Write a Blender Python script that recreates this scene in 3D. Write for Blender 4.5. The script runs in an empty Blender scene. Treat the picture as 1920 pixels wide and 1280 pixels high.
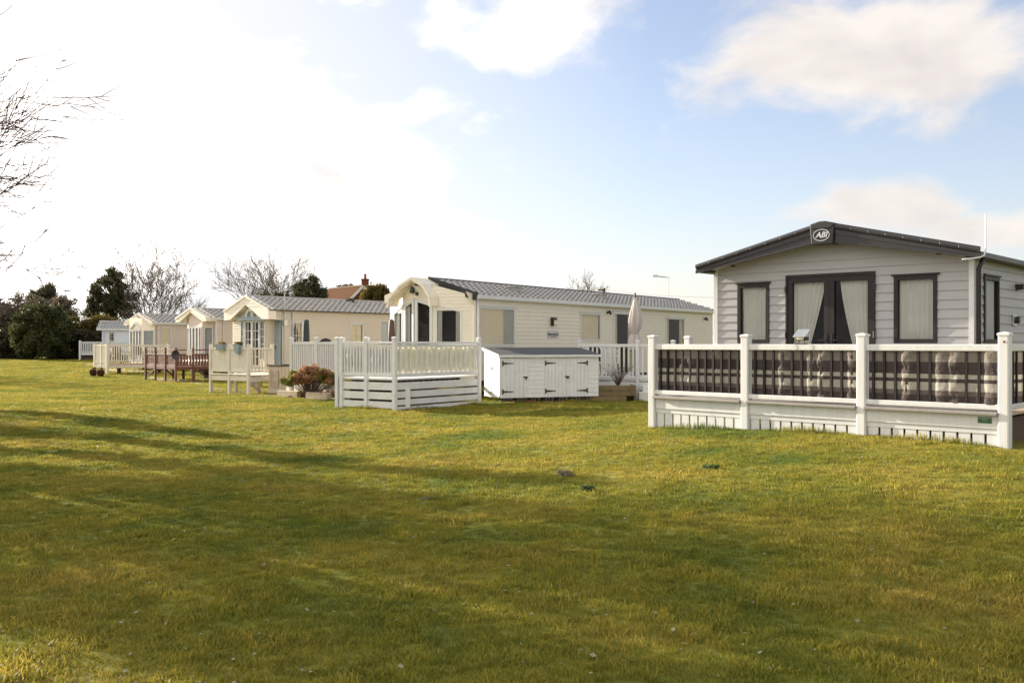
import bpy, bmesh, math, random
from mathutils import Vector, Matrix
random.seed(7)
S = bpy.context.scene
COL = S.collection
F = 1810.0            # focal length in pixels of the 1920 px wide photograph
EYE = 1.6
R = math.radians

# ------------------------------------------------------------------ terrain
def sstep(a, b, t):
    t = max(0.0, min(1.0, (t - a) / (b - a))); return t * t * (3 - 2 * t)
def ground_z(x, y):
    z = .40 * math.exp(-(((x - 5.2) / 5.2) ** 2 + ((y - 13) / 6.2) ** 2))
    z += .05 * sstep(14, 22, y) * (1 - sstep(26, 33, y))
    z -= .13 * math.exp(-(((x + 14) / 10) ** 2 + ((y - 43) / 11) ** 2))
    z += .30 * sstep(54, 80, y)
    z += .012 * math.sin(x * .9 + 1.3 * math.sin(y * .5)) + .012 * math.sin(y * .8 + x * .35)
    return z
def at(u, d, v=None):
    """photo column u (1920 wide) at depth d -> world point; v gives its height, else the ground"""
    x = (u - 960) / F * d
    z = ground_z(x, d) if v is None else EYE + (645 - v) / F * d
    return Vector((x, d, z))

# ------------------------------------------------------------------ materials
def new_mat(name):
    m = bpy.data.materials.new(name); m.use_nodes = True
    nt = m.node_tree; b = nt.nodes['Principled BSDF']
    return m, nt, b
def N(nt, t, **kw):
    n = nt.nodes.new(t)
    for k, v in kw.items():
        if k in n.inputs.keys(): n.inputs[k].default_value = v
        else: setattr(n, k, v)
    return n
def mat(name, col, rough=.5, var=.12, scale=6, bump=0.0, bscale=None, metal=0, spec=.5, stretch=None, coat=0):
    m, nt, b = new_mat(name)
    tc = N(nt, 'ShaderNodeTexCoord'); src = tc.outputs['Object']
    if stretch:
        mp = N(nt, 'ShaderNodeMapping'); mp.inputs['Scale'].default_value = stretch
        nt.links.new(src, mp.inputs[0]); src = mp.outputs[0]
    no = N(nt, 'ShaderNodeTexNoise', Scale=scale, Detail=6.0, Roughness=.65); nt.links.new(src, no.inputs['Vector'])
    rp = N(nt, 'ShaderNodeValToRGB')
    c = Vector(col[:3])
    rp.color_ramp.elements[0].position = .3; rp.color_ramp.elements[1].position = .7
    rp.color_ramp.elements[0].color = (*(c * (1 - var)), 1); rp.color_ramp.elements[1].color = (*[min(1, q) for q in c * (1 + var)], 1)
    nt.links.new(no.outputs['Fac'], rp.inputs[0]); nt.links.new(rp.outputs[0], b.inputs['Base Color'])
    mr = N(nt, 'ShaderNodeMapRange'); mr.inputs['To Min'].default_value = max(0, rough - .1); mr.inputs['To Max'].default_value = min(1, rough + .12)
    nt.links.new(no.outputs['Fac'], mr.inputs[0]); nt.links.new(mr.outputs[0], b.inputs['Roughness'])
    b.inputs['Metallic'].default_value = metal; b.inputs['Specular IOR Level'].default_value = spec; b.inputs['Coat Weight'].default_value = coat
    if bump:
        n2 = N(nt, 'ShaderNodeTexNoise', Scale=bscale or scale * 6, Detail=5.0); nt.links.new(src, n2.inputs['Vector'])
        bp = N(nt, 'ShaderNodeBump', Strength=bump, Distance=.02); nt.links.new(n2.outputs['Fac'], bp.inputs['Height']); nt.links.new(bp.outputs[0], b.inputs['Normal'])
    return m
def glass_mat(name, tint=(.75, .8, .8), refl=.12, fk=1.0):
    m, nt, b = new_mat(name); nt.nodes.remove(b)
    out = [n for n in nt.nodes if n.type == 'OUTPUT_MATERIAL'][0]
    tr = N(nt, 'ShaderNodeBsdfTransparent'); tr.inputs[0].default_value = (*tint, 1)
    gl = N(nt, 'ShaderNodeBsdfGlossy', Roughness=.02)
    fr = N(nt, 'ShaderNodeFresnel', IOR=1.5)
    mx = N(nt, 'ShaderNodeMath', operation='MULTIPLY_ADD', use_clamp=True); mx.inputs[1].default_value = fk; mx.inputs[2].default_value = refl
    nt.links.new(fr.outputs[0], mx.inputs[0])
    nz = N(nt, 'ShaderNodeTexNoise', Scale=1.3); bp = N(nt, 'ShaderNodeBump', Strength=.12, Distance=.02)
    tc = N(nt, 'ShaderNodeTexCoord'); nt.links.new(tc.outputs['Object'], nz.inputs['Vector'])
    nt.links.new(nz.outputs['Fac'], bp.inputs['Height']); nt.links.new(bp.outputs[0], gl.inputs['Normal'])
    mix = N(nt, 'ShaderNodeMixShader'); nt.links.new(mx.outputs[0], mix.inputs[0]); nt.links.new(tr.outputs[0], mix.inputs[1]); nt.links.new(gl.outputs[0], mix.inputs[2])
    nt.links.new(mix.outputs[0], out.inputs[0]); return m
def leaf_mat(name, c1, c2, trans=.35, scale=1.2):
    m, nt, b = new_mat(name)
    out = [n for n in nt.nodes if n.type == 'OUTPUT_MATERIAL'][0]
    ge = N(nt, 'ShaderNodeNewGeometry'); no = N(nt, 'ShaderNodeTexNoise', Scale=scale, Detail=4.0); nt.links.new(ge.outputs['Position'], no.inputs['Vector'])
    ad = N(nt, 'ShaderNodeMath', operation='MULTIPLY_ADD'); ad.inputs[1].default_value = .45
    nt.links.new(ge.outputs['Random Per Island'], ad.inputs[0])
    sb = N(nt, 'ShaderNodeMath', operation='SUBTRACT'); sb.inputs[1].default_value = .22
    nt.links.new(no.outputs['Fac'], sb.inputs[0]); nt.links.new(sb.outputs[0], ad.inputs[2])
    rp = N(nt, 'ShaderNodeValToRGB'); rp.color_ramp.elements[0].position = .2; rp.color_ramp.elements[1].position = .8
    rp.color_ramp.elements[0].color = (*c1, 1); rp.color_ramp.elements[1].color = (*c2, 1)
    nt.links.new(ad.outputs[0], rp.inputs[0]); nt.links.new(rp.outputs[0], b.inputs['Base Color'])
    b.inputs['Roughness'].default_value = .55; b.inputs['Specular IOR Level'].default_value = .3
    tl = N(nt, 'ShaderNodeBsdfTranslucent'); nt.links.new(rp.outputs[0], tl.inputs[0])
    mx = N(nt, 'ShaderNodeMixShader'); mx.inputs[0].default_value = trans
    nt.links.new(b.outputs[0], mx.inputs[1]); nt.links.new(tl.outputs[0], mx.inputs[2]); nt.links.new(mx.outputs[0], out.inputs[0])
    return m
def plain_mat(name, col, rough=.6):
    return mat(name, col, rough, var=.06, scale=9)

M = {}
M['white'] = mat('white_upvc', (.60, .60, .58), .38, .07, 2.2, .06, 30, stretch=(4, 4, .7))
M['white_dirty'] = mat('weathered_white_paint', (.68, .68, .66), .5, .09, 4, .15, 40)
M['cream_rail'] = mat('cream_painted_timber', (.68, .63, .52), .5, .07, 4, .12, 30)
M['cream'] = mat('cream_aluminium_siding', (.70, .64, .51), .42, .05, 1.2, .05, 60)
M['tan'] = mat('tan_aluminium_siding', (.62, .54, .43), .45, .05, 1.2, .05, 60)
M['tan2'] = mat('beige_aluminium_siding', (.58, .49, .39), .45, .05, 1.2, .05, 60)
M['tan3'] = mat('stone_aluminium_siding', (.60, .50, .41), .45, .05, 1.2, .05, 60)
M['blue_white'] = mat('pale_blue_siding', (.60, .63, .65), .45, .05, 1.2, .05, 60)
M['grey'] = mat('grey_vinyl_siding', (.35, .343, .335), .45, .06, 1.5, .08, 50, stretch=(1, 1, 4))
M['cream_trim'] = mat('cream_moulded_trim', (.76, .69, .55), .4, .04, 2)
M['pinkish'] = mat('off_white_gable_board', (.80, .73, .64), .45, .04, 2)
M['bluegrey'] = mat('blue_grey_moulding', (.27, .33, .36), .4, .06, 3)
M['anthracite'] = mat('dark_grey_metal', (.030, .028, .030), .4, .12, 3, .03, 40, spec=.35)
M['brown_frame'] = mat('dark_brown_foil', (.020, .015, .015), .5, .1, 5, .05, 60, spec=.3)
M['tile'] = mat('grey_coated_steel_tile', (.30, .29, .275), .38, .14, 2.5, .10, 90, spec=.5)
M['tile_dark'] = mat('dark_coated_steel_tile', (.085, .08, .085), .55, .14, 2.5, .10, 90, spec=.3)
M['tile_gray_brown'] = mat('weathered_steel_tile', (.34, .325, .30), .36, .16, 2.5, .12, 90, spec=.55)
M['deck_grey'] = mat('grey_composite_board', (.27, .245, .22), .6, .12, 5, .25, 60, stretch=(1, 1, 1))
M['deck_wood'] = mat('weathered_pink_deck_board', (.46, .33, .24), .6, .14, 5, .2, 50)
M['redwood'] = mat('stained_red_brown_timber', (.12, .036, .018), .45, .2, 6, .2, 50)
M['darkwood'] = mat('dark_stained_timber', (.075, .036, .024), .6, .2, 6, .2, 50)
M['sleeper'] = mat('mossy_timber_sleeper', (.16, .115, .055), .85, .3, 5, .5, 25)
M['pale_sleeper'] = mat('pale_weathered_timber', (.46, .37, .26), .8, .16, 6, .4, 40)
M['felt'] = mat('grey_roofing_felt', (.060, .064, .070), .85, .12, 8, .4, 120)
M['blackmetal'] = mat('black_metal', (.02, .018, .018), .4, .1, 10)
M['interior'] = mat('dark_room_interior', (.05, .036, .028), .8, .3, 1.6)
M['interior_warm'] = mat('cream_room_painted_lit', (.50, .42, .28), .8, .1, 1.6)  # bright room look put into the colour; the box receives little light
M['net'] = mat('pale_curtain_fabric', (.56, .56, .50), .85, .06, 4)
M['net_blue'] = mat('blue_grey_curtain_fabric', (.42, .46, .46), .85, .08, 4)
M['blind'] = mat('cream_blind_and_reflection', (.88, .77, .56), .8, .05, 2)  # cream for blinds; also paints the pale reflection in a caravan window
M['glass'] = glass_mat('window_glass', (.87, .87, .86), .0, .4)
M['glass_refl'] = glass_mat('reflective_window_glass', (.88, .88, .86), .01, .55)
M['metal'] = mat('galvanised_metal', (.45, .46, .47), .35, .1, 8, metal=.8)
M['block'] = mat('concrete_block', (.13, .12, .115), .9, .2, 6, .5, 40)
M['brick_red'] = mat('red_clay_brick', (.16, .055, .032), .9, .25, 9, .4, 40, spec=.1)
M['concrete'] = mat('pale_concrete', (.50, .44, .35), .85, .12, 4, .3, 40)
M['bark'] = mat('grey_brown_bark', (.13, .095, .07), .9, .25, 4, .6, 25)
M['bark_light'] = mat('pale_grey_bark', (.13, .10, .075), .9, .25, 4, .5, 25)
M['bark_red'] = mat('thin_reddish_twigs', (.09, .048, .045), .85, .2, 4)
M['canvas'] = mat('pale_parasol_canvas', (.46, .41, .38), .85, .06, 5, .3, 14)
M['white_cloth'] = mat('white_windbreak_cloth', (.74, .75, .73), .8, .04, 4, .5, 12)
M['cream_cloth'] = mat('cream_windbreak_cloth', (.86, .80, .60), .8, .05, 3, .5, 8)
M['green_cover'] = mat('dark_green_cover', (.018, .030, .028), .6, .2, 8, .3, 20)
M['pot'] = mat('dark_red_glazed_pot', (.045, .010, .012), .25, .2, 6)
M['soil'] = mat('dark_soil', (.05, .035, .022), .95, .3, 12, .8, 30)
M['path'] = mat('brown_gravel_path', (.20, .15, .105), .95, .3, 10, .8, 60)
M['slabs'] = mat('pale_concrete_path', (.42, .36, .29), .9, .12, 3, .4, 30)
M['hose'] = mat('yellow_green_hose', (.30, .32, .06), .45, .1, 10)
M['plate'] = mat('silver_name_plate', (.50, .48, .44), .4, .04, 10)
M['letter_grey'] = plain_mat('dark_grey_lettering', (.06, .06, .08), .5)
M['letter_white'] = plain_mat('silver_white_lettering', (.58, .59, .60), .4)
M['green_sign'] = mat('green_enamel', (.03, .10, .02), .4, .15, 8)
M['pantile'] = mat('orange_clay_pantile', (.10, .045, .02), .9, .25, 3, .5, 30, spec=.05)
M['pantile_dark'] = mat('brown_clay_pantile', (.13, .075, .045), .85, .25, 3, .5, 30)
M['rust'] = mat('rusty_cap', (.22, .07, .035), .7, .2, 12)
M['lamp_glass'] = mat('opal_lamp_glass', (.75, .62, .38), .3, .05, 8)
M['solar'] = mat('solar_cell', (.10, .12, .17), .2, .15, 30)
M['dryflower'] = leaf_mat('heather_leaf', (.20, .12, .055), (.52, .28, .15), .45, 5)
M['shrubgreen'] = leaf_mat('shrub_leaf', (.11, .12, .03), (.34, .32, .08), .45, 5)
M['conifer'] = leaf_mat('dark_conifer_leaf', (.030, .040, .014), (.105, .105, .034), .35, .9)
M['pine'] = leaf_mat('pine_needle', (.045, .050, .024), (.12, .12, .055), .4, .9)
M['hedge_y'] = leaf_mat('olive_hedge_leaf', (.075, .062, .016), (.20, .155, .040), .4, .8)
M['hedge_dark'] = leaf_mat('dark_hedge_leaf_with_shade', (.024, .022, .012), (.065, .055, .024), .3, .8)  # dark leaf colour, with the shade of the lower hedge put in
M['twiggy'] = leaf_mat('brown_twig_mass', (.075, .060, .038), (.24, .195, .13), .4, 1.2)
M['weed'] = leaf_mat('weed_leaf', (.07, .11, .03), (.18, .24, .08), .3, 6)
M['dead'] = leaf_mat('dead_pale_leaf', (.20, .19, .12), (.38, .35, .24), .3, 6)
M['flower'] = leaf_mat('flowering_plant_leaf', (.08, .10, .03), (.35, .25, .10), .3, 6)

# windbreak fabric with woven horizontal stripes (object space height)
def stripe_mat():
    m, nt, b = new_mat('striped_woven_fabric')
    tc = N(nt, 'ShaderNodeTexCoord'); sx = N(nt, 'ShaderNodeSeparateXYZ'); nt.links.new(tc.outputs['Object'], sx.inputs[0])
    mr = N(nt, 'ShaderNodeMapRange'); mr.inputs['From Min'].default_value = .0; mr.inputs['From Max'].default_value = .66
    nt.links.new(sx.outputs['Z'], mr.inputs[0])
    rp = N(nt, 'ShaderNodeValToRGB'); cr = rp.color_ramp; cr.interpolation = 'CONSTANT'
    dk = (.050, .035, .031, 1); md = (.13, .10, .088, 1); lt = (.38, .35, .29, 1); ta = (.20, .17, .14, 1)
    stops = [(0, dk), (.14, md), (.23, lt), (.385, dk), (.455, lt), (.54, dk), (.775, ta)]
    cr.elements[0].position = 0; cr.elements[0].color = dk; cr.elements[1].position = .14; cr.elements[1].color = md
    for p, c in stops[2:]:
        e = cr.elements.new(p); e.color = c
    no = N(nt, 'ShaderNodeTexNoise', Scale=5.0, Detail=6.0); nt.links.new(tc.outputs['Object'], no.inputs['Vector'])
    mx = N(nt, 'ShaderNodeMix', data_type='RGBA', blend_type='MULTIPLY'); mx.inputs[0].default_value = .5
    nt.links.new(mr.outputs[0], rp.inputs[0]); nt.links.new(rp.outputs[0], mx.inputs[6]); nt.links.new(no.outputs['Color'], mx.inputs[7])
    hs = N(nt, 'ShaderNodeHueSaturation'); hs.inputs['Value'].default_value = 1.3; nt.links.new(rp.outputs[0], hs.inputs['Color'])
    nt.links.new(rp.outputs[0], b.inputs['Base Color'])
    w = N(nt, 'ShaderNodeTexNoise', Scale=18.0, Detail=4.0); nt.links.new(tc.outputs['Object'], w.inputs['Vector'])
    bp = N(nt, 'ShaderNodeBump', Strength=.55, Distance=.03); nt.links.new(w.outputs['Fac'], bp.inputs['Height']); nt.links.new(bp.outputs[0], b.inputs['Normal'])
    b.inputs['Roughness'].default_value = .7
    tl = N(nt, 'ShaderNodeBsdfTranslucent'); nt.links.new(rp.outputs[0], tl.inputs[0])
    out = [n for n in nt.nodes if n.type == 'OUTPUT_MATERIAL'][0]
    ms = N(nt, 'ShaderNodeMixShader'); ms.inputs[0].default_value = .25
    nt.links.new(b.outputs[0], ms.inputs[1]); nt.links.new(tl.outputs[0], ms.inputs[2]); nt.links.new(ms.outputs[0], out.inputs[0])
    return m
M['stripe'] = stripe_mat()

def grass_mat(blades):
    m, nt, b = new_mat('lawn_blades' if blades else 'lawn_turf')
    out = [n for n in nt.nodes if n.type == 'OUTPUT_MATERIAL'][0]
    ge = N(nt, 'ShaderNodeNewGeometry')
    n1 = N(nt, 'ShaderNodeTexNoise', Scale=.55, Detail=7.0, Roughness=.62); n2 = N(nt, 'ShaderNodeTexNoise', Scale=5.0 if blades else 9.0, Detail=5.0, Roughness=.7)
    nt.links.new(ge.outputs['Position'], n1.inputs['Vector']); nt.links.new(ge.outputs['Position'], n2.inputs['Vector'])
    r1 = N(nt, 'ShaderNodeValToRGB'); r2 = N(nt, 'ShaderNodeValToRGB')
    e = r1.color_ramp.elements; e[0].position = .34; e[1].position = .66
    e[0].color = (.118, .165, .024, 1); e[1].color = (.35, .295, .062, 1)
    x = r1.color_ramp.elements.new(.5); x.color = (.250, .245, .036, 1)
    e = r2.color_ramp.elements; e[0].position = .35; e[1].position = .75; e[0].color = (.62, .66, .6, 1); e[1].color = (1.35, 1.25, 1.2, 1)
    nt.links.new(n1.outputs['Fac'], r1.inputs[0]); nt.links.new(n2.outputs['Fac'], r2.inputs[0])
    mx = N(nt, 'ShaderNodeMix', data_type='RGBA', blend_type='MULTIPLY'); mx.inputs[0].default_value = 1
    nt.links.new(r1.outputs[0], mx.inputs[6]); nt.links.new(r2.outputs[0], mx.inputs[7]); col = mx.outputs[2]
    if blades:
        r3 = N(nt, 'ShaderNodeValToRGB'); e = r3.color_ramp.elements
        e[0].position = 0; e[0].color = (.75, .85, .7, 1); e[1].position = .8; e[1].color = (1.15, 1.1, 1.0, 1)
        q = r3.color_ramp.elements.new(.9); q.color = (1.6, 1.35, 1.3, 1)
        nt.links.new(ge.outputs['Random Per Island'], r3.inputs[0])
        m2 = N(nt, 'ShaderNodeMix', data_type='RGBA', blend_type='MULTIPLY'); m2.inputs[0].default_value = 1
        nt.links.new(col, m2.inputs[6]); nt.links.new(r3.outputs[0], m2.inputs[7]); col = m2.outputs[2]
        b.inputs['Roughness'].default_value = .5; b.inputs['Specular IOR Level'].default_value = .3
        nt.links.new(col, b.inputs['Base Color'])
        tl = N(nt, 'ShaderNodeBsdfTranslucent'); nt.links.new(col, tl.inputs[0])
        ms = N(nt, 'ShaderNodeMixShader'); ms.inputs[0].default_value = .45
        nt.links.new(b.outputs[0], ms.inputs[1]); nt.links.new(tl.outputs[0], ms.inputs[2]); nt.links.new(ms.outputs[0], out.inputs[0])
    else:
        nt.links.new(col, b.inputs['Base Color']); b.inputs['Roughness'].default_value = .8; b.inputs['Specular IOR Level'].default_value = .15
        b.inputs['Sheen Weight'].default_value = .0
        n4 = N(nt, 'ShaderNodeTexNoise', Scale=26.0, Detail=6.0, Roughness=.75); nt.links.new(ge.outputs['Position'], n4.inputs['Vector'])
        bp = N(nt, 'ShaderNodeBump', Strength=.8, Distance=.07); nt.links.new(n4.outputs['Fac'], bp.inputs['Height']); nt.links.new(bp.outputs[0], b.inputs['Normal'])
    return m
M['turf'] = grass_mat(False); M['blades'] = grass_mat(True)

# ------------------------------------------------------------------ mesh building
class MB:
    def __init__(s): s.v = []; s.f = []
    def add(s, vs, fs):
        k = len(s.v); s.v += [tuple(p) for p in vs]; s.f += [tuple(i + k for i in f) for f in fs]
    def quad(s, a, b, c, d): s.add([a, b, c, d], [(0, 1, 2, 3)])
    def box(s, x0, x1, y0, y1, z0, z1):
        s.add([(x0, y0, z0), (x1, y0, z0), (x1, y1, z0), (x0, y1, z0), (x0, y0, z1), (x1, y0, z1), (x1, y1, z1), (x0, y1, z1)],
              [(3, 2, 1, 0), (4, 5, 6, 7), (0, 1, 5, 4), (1, 2, 6, 5), (2, 3, 7, 6), (3, 0, 4, 7)])
    def prism(s, poly, d):
        """poly: list of 3D points (planar), extruded by vector d"""
        n = len(poly); d = Vector(d); P = [Vector(p) for p in poly]
        s.add(P + [p + d for p in P], [tuple(range(n))[::-1], tuple(range(n, 2 * n))] + [(i, (i + 1) % n, n + (i + 1) % n, n + i) for i in range(n)])
    def beam(s, p, q, w, h, ch=0):
        """bar from p to q, w wide (horizontal), h high, p and q on its centre line"""
        p = Vector(p); q = Vector(q); t = (q - p).normalized()
        side = t.cross(Vector((0, 0, 1)))
        side = Vector((1, 0, 0)) if side.length < 1e-4 else side.normalized()
        up = side.cross(t).normalized()
        if ch:
            o = [(-w/2+ch, -h/2), (w/2-ch, -h/2), (w/2, -h/2+ch), (w/2, h/2-ch), (w/2-ch, h/2), (-w/2+ch, h/2), (-w/2, h/2-ch), (-w/2, -h/2+ch)]
        else: o = [(-w/2, -h/2), (w/2, -h/2), (w/2, h/2), (-w/2, h/2)]
        n = len(o)
        s.add([p + side * a + up * b for a, b in o] + [q + side * a + up * b for a, b in o],
              [tuple(range(n)), tuple(range(n, 2 * n))[::-1]] + [(i, n + i, n + (i + 1) % n, (i + 1) % n) for i in range(n)])
    def tube(s, pts, r, n=8, cap=True):
        pts = [Vector(p) for p in pts]; rs = r if isinstance(r, (list, tuple)) else [r] * len(pts)
        rings = []; ref = None
        for i, p in enumerate(pts):
            t = (pts[min(i + 1, len(pts) - 1)] - pts[max(i - 1, 0)]).normalized()
            if ref is None:
                ref = t.cross(Vector((.3, .2, 1))); ref = ref.normalized() if ref.length > 1e-3 else Vector((1, 0, 0))
            a = (ref - t * ref.dot(t)).normalized(); b = t.cross(a); ref = a
            rings.append([p + (a * math.cos(2 * math.pi * k / n) + b * math.sin(2 * math.pi * k / n)) * rs[i] for k in range(n)])
        vs = [v for rg in rings for v in rg]; fs = []
        for i in range(len(pts) - 1):
            for k in range(n): fs.append((i * n + k, i * n + (k + 1) % n, (i + 1) * n + (k + 1) % n, (i + 1) * n + k))
        if cap: fs += [tuple(range(n))[::-1], tuple(range((len(pts) - 1) * n, len(pts) * n))]
        s.add(vs, fs)
    def lathe(s, c, prof, n=16):
        vs = []; c = Vector(c)
        for r, z in prof: vs += [c + Vector((r * math.cos(2 * math.pi * k / n), r * math.sin(2 * math.pi * k / n), z)) for k in range(n)]
        fs = [(i * n + k, i * n + (k + 1) % n, (i + 1) * n + (k + 1) % n, (i + 1) * n + k) for i in range(len(prof) - 1) for k in range(n)]
        fs += [tuple(range(n))[::-1], tuple(range((len(prof) - 1) * n, len(prof) * n))]
        s.add(vs, fs)
    def build(s, name, m, parent=None, smooth=False, bevel=0, loc=None):
        me = bpy.data.meshes.new(name)
        vs = s.v
        if loc is not None: vs = [(a - loc[0], b - loc[1], c - loc[2]) for a, b, c in vs]
        me.from_pydata(vs, [], s.f)
        me.materials.append(M[m] if isinstance(m, str) else m)
        if smooth:
            me.polygons.foreach_set('use_smooth', [True] * len(me.polygons))
        me.validate(); me.update()
        o = bpy.data.objects.new(name, me); COL.objects.link(o)
        if loc is not None: o.location = loc
        if parent is not None: o.parent = parent
        if bevel:
            b = o.modifiers.new('bevel', 'BEVEL'); b.width = bevel; b.segments = 2; b.limit_method = 'ANGLE'; b.angle_limit = R(50)
        return o
def tag(o, label=None, cat=None, group=None, kind=None):
    if label: o['label'] = label
    if cat: o['category'] = cat
    if group: o['group'] = group
    if kind: o['kind'] = kind
    return o
def thing(name, label, cat, loc=(0, 0, 0), rz=0, group=None):
    o = bpy.data.objects.new(name, None); COL.objects.link(o); o.empty_display_size = .3
    o.location = loc; o.rotation_euler = (0, 0, rz); return tag(o, label, cat, group)
def text(name, s, m, parent, loc, rot, size, shear=0, bold=0, extrude=.003):
    c = bpy.data.curves.new(name, 'FONT'); c.body = s; c.size = size; c.extrude = extrude; c.shear = shear; c.offset = bold
    c.align_x = 'CENTER'; c.align_y = 'CENTER'; c.materials.append(M[m])
    t = bpy.data.objects.new(name + '_tmp', c); COL.objects.link(t); bpy.context.view_layer.update()
    me = bpy.data.meshes.new_from_object(t.evaluated_get(bpy.context.evaluated_depsgraph_get())); bpy.data.objects.remove(t)
    if not me.materials: me.materials.append(M[m])
    o = bpy.data.objects.new(name, me); COL.objects.link(o); o.parent = parent; o.location = loc; o.rotation_euler = rot; return o

# ------------------------------------------------------------------ walls, windows, roofs
class Wall:
    """a vertical wall line in a thing's local space, from p0 to p1; outward normal on the right of p0->p1"""
    def __init__(s, p0, p1):
        s.p0 = Vector((p0[0], p0[1], 0)); d = Vector((p1[0] - p0[0], p1[1] - p0[1], 0)); s.w = d.length; s.u = d.normalized()
        s.n = Vector((s.u.y, -s.u.x, 0))
    def P(s, a, z, out=0): return s.p0 + s.u * a + s.n * out + Vector((0, 0, z))
def siding(mb, W, z0, top, pitch=.14, openings=(), lip=.014):
    """overlapping planks; top = [(s,z),...] single-peaked outline; openings = (s0,s1,z0,z1[,z1b])"""
    def span(z):
        a = None; b = None
        for (s1, t1), (s2, t2) in zip(top, top[1:]):
            lo, hi = None, None
            if t1 >= z and t2 >= z: lo, hi = s1, s2
            elif t1 < z <= t2: lo, hi = s1 + (s2 - s1) * (z - t1) / (t2 - t1), s2
            elif t2 < z <= t1: lo, hi = s1, s1 + (s2 - s1) * (t1 - z) / (t1 - t2)
            if lo is not None:
                a = lo if a is None else min(a, lo); b = hi if b is None else max(b, hi)
        return (a, b)
    zt = max(t for _, t in top); n = int(math.ceil((zt - z0) / pitch))
    brk = set()
    for o in openings: brk |= {o[2], o[3]}
    brk |= {t for _, t in top}
    for k in range(n):
        a, b = z0 + k * pitch, min(z0 + (k + 1) * pitch, zt)
        zs = sorted({a, b} | {q for q in brk if a < q < b})
        first = True
        for zl, zh in zip(zs, zs[1:]):
            if zh - zl < 1e-5: continue
            sl = span(zl + 1e-5); sh = span(zh - 1e-5)
            if sl[0] is None: continue
            if sh[0] is None: sh = ((sl[0] + sl[1]) / 2,) * 2
            mid = (zl + zh) / 2
            cuts = sorted([(o[0], o[1]) for o in openings if o[2] < mid < o[3]])
            ivs = []; cl, ch = sl[0], sh[0]
            for c0, c1 in cuts: ivs.append((cl, ch, c0, c0)); cl = ch = c1
            ivs.append((cl, ch, sl[1], sh[1]))
            ol = lip * (1 - (zl - a) / pitch); oh = lip * (1 - (zh - a) / pitch)
            for l0, h0, l1, h1 in ivs:
                if l1 - l0 < 1e-4: continue
                mb.quad(W.P(l0, zl, ol), W.P(l1, zl, ol), W.P(h1, zh, oh), W.P(h0, zh, oh))
                if first: mb.quad(W.P(l0, zl, -.004), W.P(l1, zl, -.004), W.P(l1, zl, ol), W.P(l0, zl, ol))
            first = False
def ring(mb, W, outer, inner, o0, o1):
    """frame between two matching quads (lists of (s,z)), from offset o0 to o1"""
    n = len(outer)
    for i in range(n):
        j = (i + 1) % n
        A = [W.P(*outer[i], o1), W.P(*outer[j], o1), W.P(*inner[j], o1), W.P(*inner[i], o1)]
        B = [W.P(*outer[i], o0), W.P(*outer[j], o0), W.P(*inner[j], o0), W.P(*inner[i], o0)]
        mb.add(A + B, [(0, 1, 2, 3), (7, 6, 5, 4), (0, 4, 5, 1), (2, 6, 7, 3), (1, 5, 6, 2), (3, 7, 4, 0)])
def inset(s0, s1, z0, zl, zr, f):
    m = (zr - zl) / (s1 - s0); k = f * math.sqrt(1 + m * m)
    return [(s0 + f, z0 + f), (s1 - f, z0 + f), (s1 - f, zr - m * f - k), (s0 + f, zl + m * f - k)]
def curtain(W, s0, s1, z0, z1, off, parent, m='net', style='full', zr=None, amp=.018, per=.085):
    """wavy cloth hung just inside the glass"""
    mb = MB(); rows = 12; zr = z1 if zr is None else zr
    def strip(fa, fb):
        cols = max(6, int((s1 - s0) / per * 6)); vs = []
        for i in range(rows + 1):
            t = i / rows
            a, b = fa(t), fb(t)
            for j in range(cols + 1):
                q = j / cols; s = a + (b - a) * q
                so = s0 + (s1 - s0) * q
                zt = z1 + (zr - z1) * (s - s0) / (s1 - s0)
                ph = 2 * math.pi * (so - s0) / per + 1.5 * math.sin(so * 9)
                vs.append(W.P(s, zt + (z0 - zt) * t, off + amp * math.sin(ph) * (.5 + .5 * t) + .3 * amp * math.sin(ph * 2.3 + t * 2)))
        fs = [(i * (cols + 1) + j, i * (cols + 1) + j + 1, (i + 1) * (cols + 1) + j + 1, (i + 1) * (cols + 1) + j) for i in range(rows) for j in range(cols)]
        mb.add(vs, fs)
    w = s1 - s0
    if style == 'full': strip(lambda t: s0, lambda t: s1)
    elif style == 'tie_left': strip(lambda t: s0, lambda t: s0 + w * (1 - .85 * t ** 1.15) if t < .97 else s0 + w * .16)
    elif style == 'tie_right': strip(lambda t: s1 - w * (1 - .85 * t ** 1.35) * .86, lambda t: s1)
    elif style == 'sides': strip(lambda t: s0, lambda t: s0 + w * .2); strip(lambda t: s1 - w * .2, lambda t: s1)
    elif style == 'right': strip(lambda t: s1 - w * .28, lambda t: s1)
    elif style == 'left': strip(lambda t: s0, lambda t: s0 + w * .42)
    elif style == 'swag': strip(lambda t: s0, lambda t: s0 + w * (.55 - .35 * math.sin(t * 3))); strip(lambda t: s1 - w * (.5 - .3 * math.sin(t * 3)), lambda t: s1)
    return mb.build('curtain', m, parent, smooth=True)
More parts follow.
